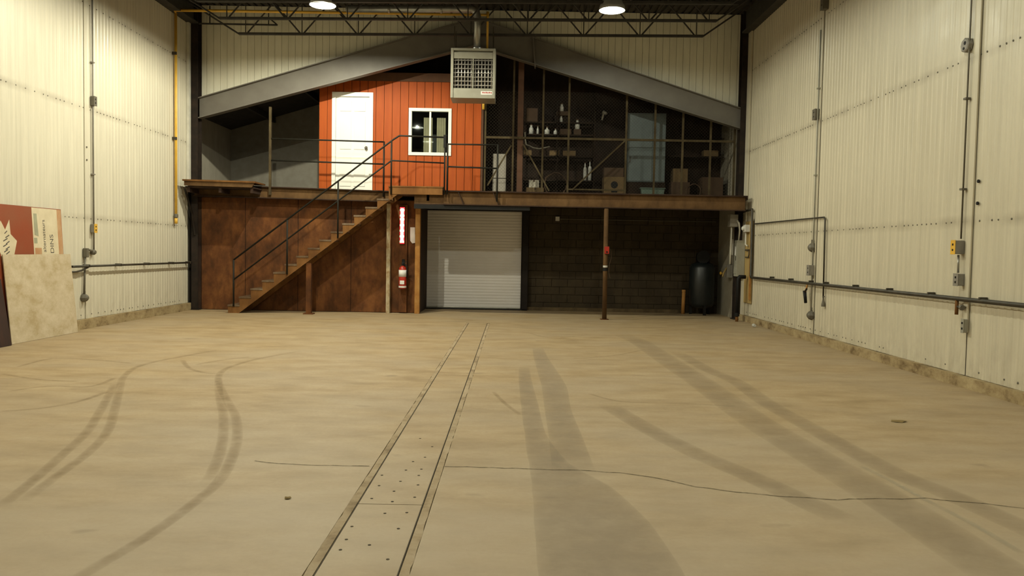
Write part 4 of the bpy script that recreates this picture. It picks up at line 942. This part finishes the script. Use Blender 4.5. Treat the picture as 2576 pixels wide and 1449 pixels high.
# leaning boards
def slab_pts(y0, y1, zt, xb, xt, th):
    """leaning board: returns point function p(y,z,off) on its room-side face"""
    n = Vector((zt, 0, xb - xt)).normalized()
    def p(y, z, off=0.0):
        x = xb + (xt - xb) * z / zt; return (x + n.x * off, y, z + n.z * off)
    return p
def face_poly(p, poly, o0, o1):
    m = MB(); n = len(poly); m.v = [p(y, z, o0) for y, z in poly] + [p(y, z, o1) for y, z in poly]
    m.f = [tuple(range(n)), tuple(range(2 * n - 1, n - 1, -1))] + [(i, i + n, (i + 1) % n + n, (i + 1) % n) for i in range(n)]
    return m
def text_mesh(p, s, y, z, size, sx, off, name, mat, parent):
    cu = bpy.data.curves.new('t', 'FONT'); cu.body = s; cu.size = size; cu.extrude = 0.0
    to = bpy.data.objects.new('t', cu); COL.objects.link(to)
    dg = bpy.context.evaluated_depsgraph_get(); me = bpy.data.meshes.new_from_object(to.evaluated_get(dg))
    m = MB(); m.v = [p(y - v.co.y, z + v.co.x * sx, off) for v in me.vertices]; m.f = [tuple(f.vertices) for f in me.polygons]
    bpy.data.objects.remove(to, do_unlink=True)
    return obj(name, m, mat, parent)
rbp = slab_pts(10.6, 13.06, 2.03, -7.305, -7.416, .01)
sg = thing('sign_board', 'red and cream lettered sign board leaning on the left wall', 'sign', (-7.28, 11.8, 0))
obj('panel', face_poly(rbp, [(10.6, .01), (13.06, .01), (13.06, 2.03), (10.6, 2.03)], -.010, 0), M['sign_red'], sg)
obj('cream_field', face_poly(rbp, [(12.26, .02), (12.93, .02), (12.93, 2.02), (12.26, 2.02)], 0, .002), M['sign_white'], sg)
obj('rust_band', face_poly(rbp, [(12.93, .02), (13.05, .02), (13.05, 2.02), (12.93, 2.02)], 0, .002), M['sign_rust'], sg)
obj('star', face_poly(rbp, [(11.40, 1.62), (11.50, 1.79), (11.59, 1.66), (11.70, 1.81), (11.71, 1.60), (11.85, 1.50), (11.76, 1.28), (11.72, 1.1), (11.50, 1.1), (11.46, 1.3), (11.36, 1.5)], 0, .003), M['sign_white'], sg)
for i, (y, z, l) in enumerate(((11.60, 1.61, .07), (11.63, 1.55, .10), (11.58, 1.50, .11), (11.63, 1.46, .09), (11.57, 1.42, .11), (11.62, 1.38, .10), (11.58, 1.34, .10), (11.62, 1.31, .09))):
    obj('script_stroke', face_poly(rbp, [(y - l * .5, z), (y - l * .4, z - .012), (y + l * .5, z + .028), (y + l * .4, z + .04)], .003, .005), M['sign_ink'], sg)
obj('grey_bar', face_poly(rbp, [(12.30, 1.60), (12.40, 1.58), (12.38, 1.93), (12.30, 1.93)], .002, .004), M['sign_grey'], sg); obj('grey_bar', face_poly(rbp, [(12.28, 1.47), (12.36, 1.47), (12.36, 1.555), (12.28, 1.555)], .002, .004), M['sign_grey'], sg)
obj('red_stamp', face_poly(rbp, [(12.29, 1.2), (12.46, 1.2), (12.46, 1.40), (12.29, 1.40)], .002, .004), M['sign_rust'], sg)
text_mesh(rbp, 'DINS', 12.79, 1.31, .135, 1.02, .0035, 'lettering', M['sign_ink'], sg)
text_mesh(rbp, 'alternateurs', 12.58, 1.33, .115, .92, .0035, 'lettering', M['sign_ink'], sg)
wbp = slab_pts(11.45, 13.2, 1.30, -7.225, -7.345, .012)
tag(obj('leaning_board', face_poly(wbp, [(11.45, .003), (13.2, .003), (13.2, 1.30), (11.45, 1.30)], -.010, .002), M['dirty_board'], org=(-7.23, 12.3, 0)), 'dirty whitish board leaning in front of the red sign', 'board')
for i, (dx, lb) in enumerate(((0.0, 'dark brown board leaning at the left edge of the view'), (.03, 'second dark board leaning outermost at the left edge'))):
    q = slab_pts(10.2, 11.42, 1.2, -7.19 + dx, -7.36 + dx * .6, .01)
    tag(obj('dark_board', face_poly(q, [(10.2, .003), (11.37 - dx, .003), (11.37 - dx, .95 - i * .1), (10.2, .95 - i * .1)], -.008, .004), M['dark_board'], org=(-7.18 + dx, 10.8, 0)), lb, 'board')

# ================================================================ RIGHT WALL FITTINGS
xr = XR - .011
rp_ = thing('air_line', 'long dark air pipe along the right wall with clamps', 'pipe', (xr - .06, 12, 1.0))
obj('pipe', MB().tube([(xr - .06, 18.3, 2.47), (xr - .06, 17.50, 2.49), (xr - .06, 17.48, 2.46), (xr - .06, 17.44, 1.04), (xr - .06, 17.40, 1.0), (xr - .06, 3.0, 1.03)], .026, 10), M['dark_metal'], rp_, True)
for y in (16.07, 14.98, 13.95, 13.3, 12.15, 11.05, 9.95, 8.85, 7.7): obj('clamp', MB().cbox(xr - .085, xr + .005, y - .016, y + .016, 1.03, 1.062, .005), M['dark_metal'], rp_)
conduit('wall_conduit', [(xr - .03, 17.42, 2.17), (xr - .03, 13.50, 2.15), (xr - .03, 13.46, 2.11), (xr - .03, 13.42, .78)], .013, 'thin dark conduit bending down beside the air gun', 'dark_metal')
hg = thing('hanging_plug', 'small plug hanging at the end of the bent conduit', 'plug', (xr - .03, 13.41, .64)); obj('plug', MB().lathe([(.012, .80), (.02, .74), (.035, .68), (.035, .64)], (xr - .03, 13.41, 0), 8), M['dull_box'], hg); obj('ring', MB().lathe([(.022, .80), (.022, .82)], (xr - .03, 13.41, 0), 8), M['dull_box'], hg)
conduit('wall_conduit', [(xr - .03, 13.95, 5.4), (xr - .03, 13.95, .50)], .013, 'conduit down the farther joint of the right wall', 'panel_grey', ((xr - .03, 13.95, 2.9), (xr - .03, 13.95, 4.4)))
device_box('junction_box', xr, 14.02, 3.96, .14, .18, .07, -1, 'grey box high on the farther right wall conduit', 'dull_box')
dome_box(xr, 14.00, 1.64, .085, -1, 'domed grey fitting above the grey switch on the right wall')
device_box('switch_box', xr, 13.96, 1.24, .12, .18, .10, -1, 'grey switch box beside the farther right wall joint', 'grey_box', cat='switch')
dome_box(xr, 13.94, .45, .085, -1, 'domed grey fitting low on the right wall')
device_box('junction_box', xr, 13.78, 5.82, .12, .26, .09, -1, 'grey box near the top edge of the right wall', 'dull_box')
ag = thing('air_gun', 'black air blow gun hanging from the right wall pipe', 'air gun', (xr - .08, 14.08, .66))
obj('hose', MB().tube([(xr - .07, 14.06, .98), (xr - .08, 14.07, .90), (xr - .09, 14.09, .86)], .016, 8), M['post_wood'], ag, True)
obj('handle', MB().tube([(xr - .09, 14.12, .87), (xr - .09, 14.05, .66)], [.030, .026], 8), M['black'], ag, True); obj('nozzle', MB().tube([(xr - .09, 14.11, .85), (xr - .09, 14.02, .91)], .015, 8), M['black'], ag); obj('trigger', MB().tube([(xr - .09, 14.06, .84), (xr - .09, 14.02, .76)], .008, 6), M['black'], ag)
# nearer joint
conduit('wall_conduit', [(xr - .028, 9.36, ZT), (xr - .028, 9.36, 1.72)], .010, 'thin conduit along the nearer joint of the right wall', 'dull_box', ((xr - .03, 9.36, 3.35), (xr - .03, 9.36, 2.3)))
jo = thing('junction_box', 'round grey junction box high on the nearer right wall joint', 'junction box', (xr, 9.42, 3.88)); obj('box', MB().lathe([(.085, 0), (.085, -.05), (.07, -.06)], (xr, 9.42, 3.98), 8, 'x'), M['grey_box'], jo); obj('knockout', MB().lathe([(.022, -.06), (.022, -.064)], (xr, 9.40, 4.0), 8, 'x'), M['black'], jo); obj('knockout', MB().lathe([(.018, -.06), (.018, -.064)], (xr, 9.42, 3.94), 8, 'x'), M['black'], jo)
device_box('outlet_box', xr, 9.37, 1.62, .09, .16, .11, -1, 'outlet box with a yellow face on the right wall', 'grey_box', 'yellow', 'outlet')
conduit('wall_conduit', [(xr - .05, 9.36, 1.53), (xr - .05, 9.35, 1.32)], .012, 'short conduit joining the yellow outlet and the grey box', 'conduit')
device_box('junction_box', xr, 9.32, 1.24, .10, .14, .09, -1, 'grey box below the yellow outlet on the right wall', 'grey_box')
vv = thing('air_valve', 'rusty drop valve on the right wall air pipe', 'valve', (xr - .06, 9.33, .83)); obj('stem', MB().tube([(xr - .06, 9.33, 1.0), (xr - .06, 9.33, .83)], .020, 8), M['rust_stair'], vv, True); obj('branch', MB().tube([(xr - .06, 9.33, .925), (xr - .06, 9.24, .92)], .014, 8), M['dark_metal'], vv); obj('handle', MB().lathe([(.03, -.02), (.035, 0), (.03, .02)], (xr - .06, 9.225, .92), 10, 'y'), M['dull_box'], vv)
device_box('electrical_fitting', xr - .012, 9.19, .71, .05, .16, .05, -1, 'narrow grey conduit body at the foot of the nearer batten', 'panel_grey', cat='fitting')
for z in (2.37, 2.12): obj('bolt', MB().lathe([(.020, 0), (.020, -.014)], (xr - .004, 9.09, z), 8, 'x'), M['black'], wr)
# plywood with electrical gear
pl = thing('plywood_board', 'yellow plywood backing board on the far right wall', 'board', (XR - .03, 17.95, .42)); obj('board', MB().cbox(XR - .045, XR - .012, 17.52, 18.24, .42, 2.24, .003), M['ply'], pl); obj('edge_batten', MB().box(XR - .075, XR - .045, 17.50, 17.56, .5, 2.3), M['post_wood'], pl)
bp = thing('breaker_panel', 'tall grey breaker panel at the far right corner', 'electrical panel', (5.16, 18.1, 1.0))
obj('cabinet', MB().cbox(5.07, 5.25, 18.00, 18.23, 1.0, 1.82, .006), M['panel_grey'], bp); obj('door', MB().cbox(5.058, 5.07, 18.02, 18.21, 1.06, 1.76, .004), M['panel_grey'], bp); obj('latch', MB().box(5.048, 5.058, 18.03, 18.045, 1.36, 1.46), M['dark_metal'], bp); obj('sticker', MB().box(5.0565, 5.058, 18.06, 18.16, 1.48, 1.68), M['paper'], bp)
dp = thing('drain_pipe', 'black vertical pipe below the breaker panel', 'pipe', (5.03, 17.72, 0)); obj('pipe', MB().tube([(5.20, 17.72, 1.0), (5.07, 17.72, 1.0), (5.04, 17.72, .96), (5.03, 17.72, .18)], .042, 10), M['black'], dp, True); obj('coupling', MB().lathe([(.058, .12), (.058, .20)], (5.03, 17.72, 0), 12), M['black'], dp); obj('stub', MB().tube([(5.03, 17.72, 0), (5.03, 17.72, .12)], .034, 10), M['rust_stair'], dp, True)
gb = thing('pull_box', 'grey square pull box above the breaker panel', 'electrical box', (4.98, 18.1, 2.12)); obj('body', MB().cbox(4.90, 5.08, 18.02, 18.24, 2.12, 2.40, .006), M['grey_box'], gb); obj('lid', MB().cbox(4.91, 5.07, 18.012, 18.02, 2.13, 2.39, .003), M['grey_box'], gb)
conduit('flex_conduit', [(5.04, 18.05, 2.30), (5.09, 17.98, 2.2), (5.13, 18.05, 2.05), (5.13, 18.1, 1.82)], .018, 'pale flexible conduit between the pull box and breaker panel', 'white_old')
conduit('wall_conduit', [(4.96, 18.1, 2.12), (4.95, 18.1, 1.28)], .018, 'straight pale conduit hanging below the pull box', 'white_old')
mt = thing('meter_box', 'small white meter box at the top of the plywood', 'meter', (5.2, 17.75, 1.95)); obj('body', MB().cbox(5.14, 5.255, 17.68, 17.84, 2.0, 2.16, .012), M['jar'], mt); obj('lens', MB().lathe([(.05, 0), (.05, -.03), (.03, -.05)], (5.14, 17.76, 2.08), 12, 'x'), M['jar'], mt); obj('conduit', MB().tube([(5.20, 17.80, 2.0), (5.20, 17.80, 1.72), (5.22, 17.72, 1.69)], .016, 8), M['white_old'], mt, True)
gc = thing('ground_bar', 'dark conduit loop fixed across the plywood', 'conduit', (5.22, 17.72, 1.4)); obj('upper_bar', MB().tube([(5.23, 17.9, 1.60), (5.23, 17.62, 1.60)], .018, 8), M['dark_metal'], gc); obj('lower_bar', MB().tube([(5.23, 17.9, 1.44), (5.23, 17.66, 1.44), (5.23, 17.63, 1.50), (5.23, 17.63, 1.60)], .012, 8), M['dark_metal'], gc)
sw = thing('lever_switch', 'grey lever switch box on the wall below the pale conduit', 'switch', (5.15, 18.8, .95)); obj('body', MB().cbox(5.05, 5.185, 18.72, 18.95, .95, 1.25, .006), M['grey_box'], sw); obj('lever', MB().tube([(5.05, 18.75, 1.18), (4.97, 18.72, 1.05), (4.95, 18.72, .97)], .02, 8), M['ply'], sw, True); obj('conduit', MB().tube([(5.14, 18.84, 1.25), (5.14, 18.84, 2.2)], .02, 8), M['panel_grey'], sw)
dr = thing('wall_cabinet', 'white narrow notice plate on the grey side wall', 'plate', (5.18, 18.9, 1.5)); obj('plate', MB().cbox(5.172, 5.188, 18.75, 18.98, 1.48, 1.86, .004), M['white_old'], dr); obj('rim', MB().box(5.170, 5.172, 18.78, 18.95, 1.52, 1.82), M['jar'], dr)
kn = thing('door_knob', 'small brass knob glinting on the grey side wall', 'knob', (5.15, 19.6, 1.0)); obj('knob', MB().lathe([(.02, 0), (.02, -.03), (.04, -.045), (.042, -.06), (.025, -.08)], (5.19, 19.6, 1.03), 14, 'x'), M['yellow'], kn, True); obj('rose', MB().lathe([(.045, 0), (.045, -.008)], (5.19, 19.6, 1.03), 14, 'x'), M['dull_box'], kn)
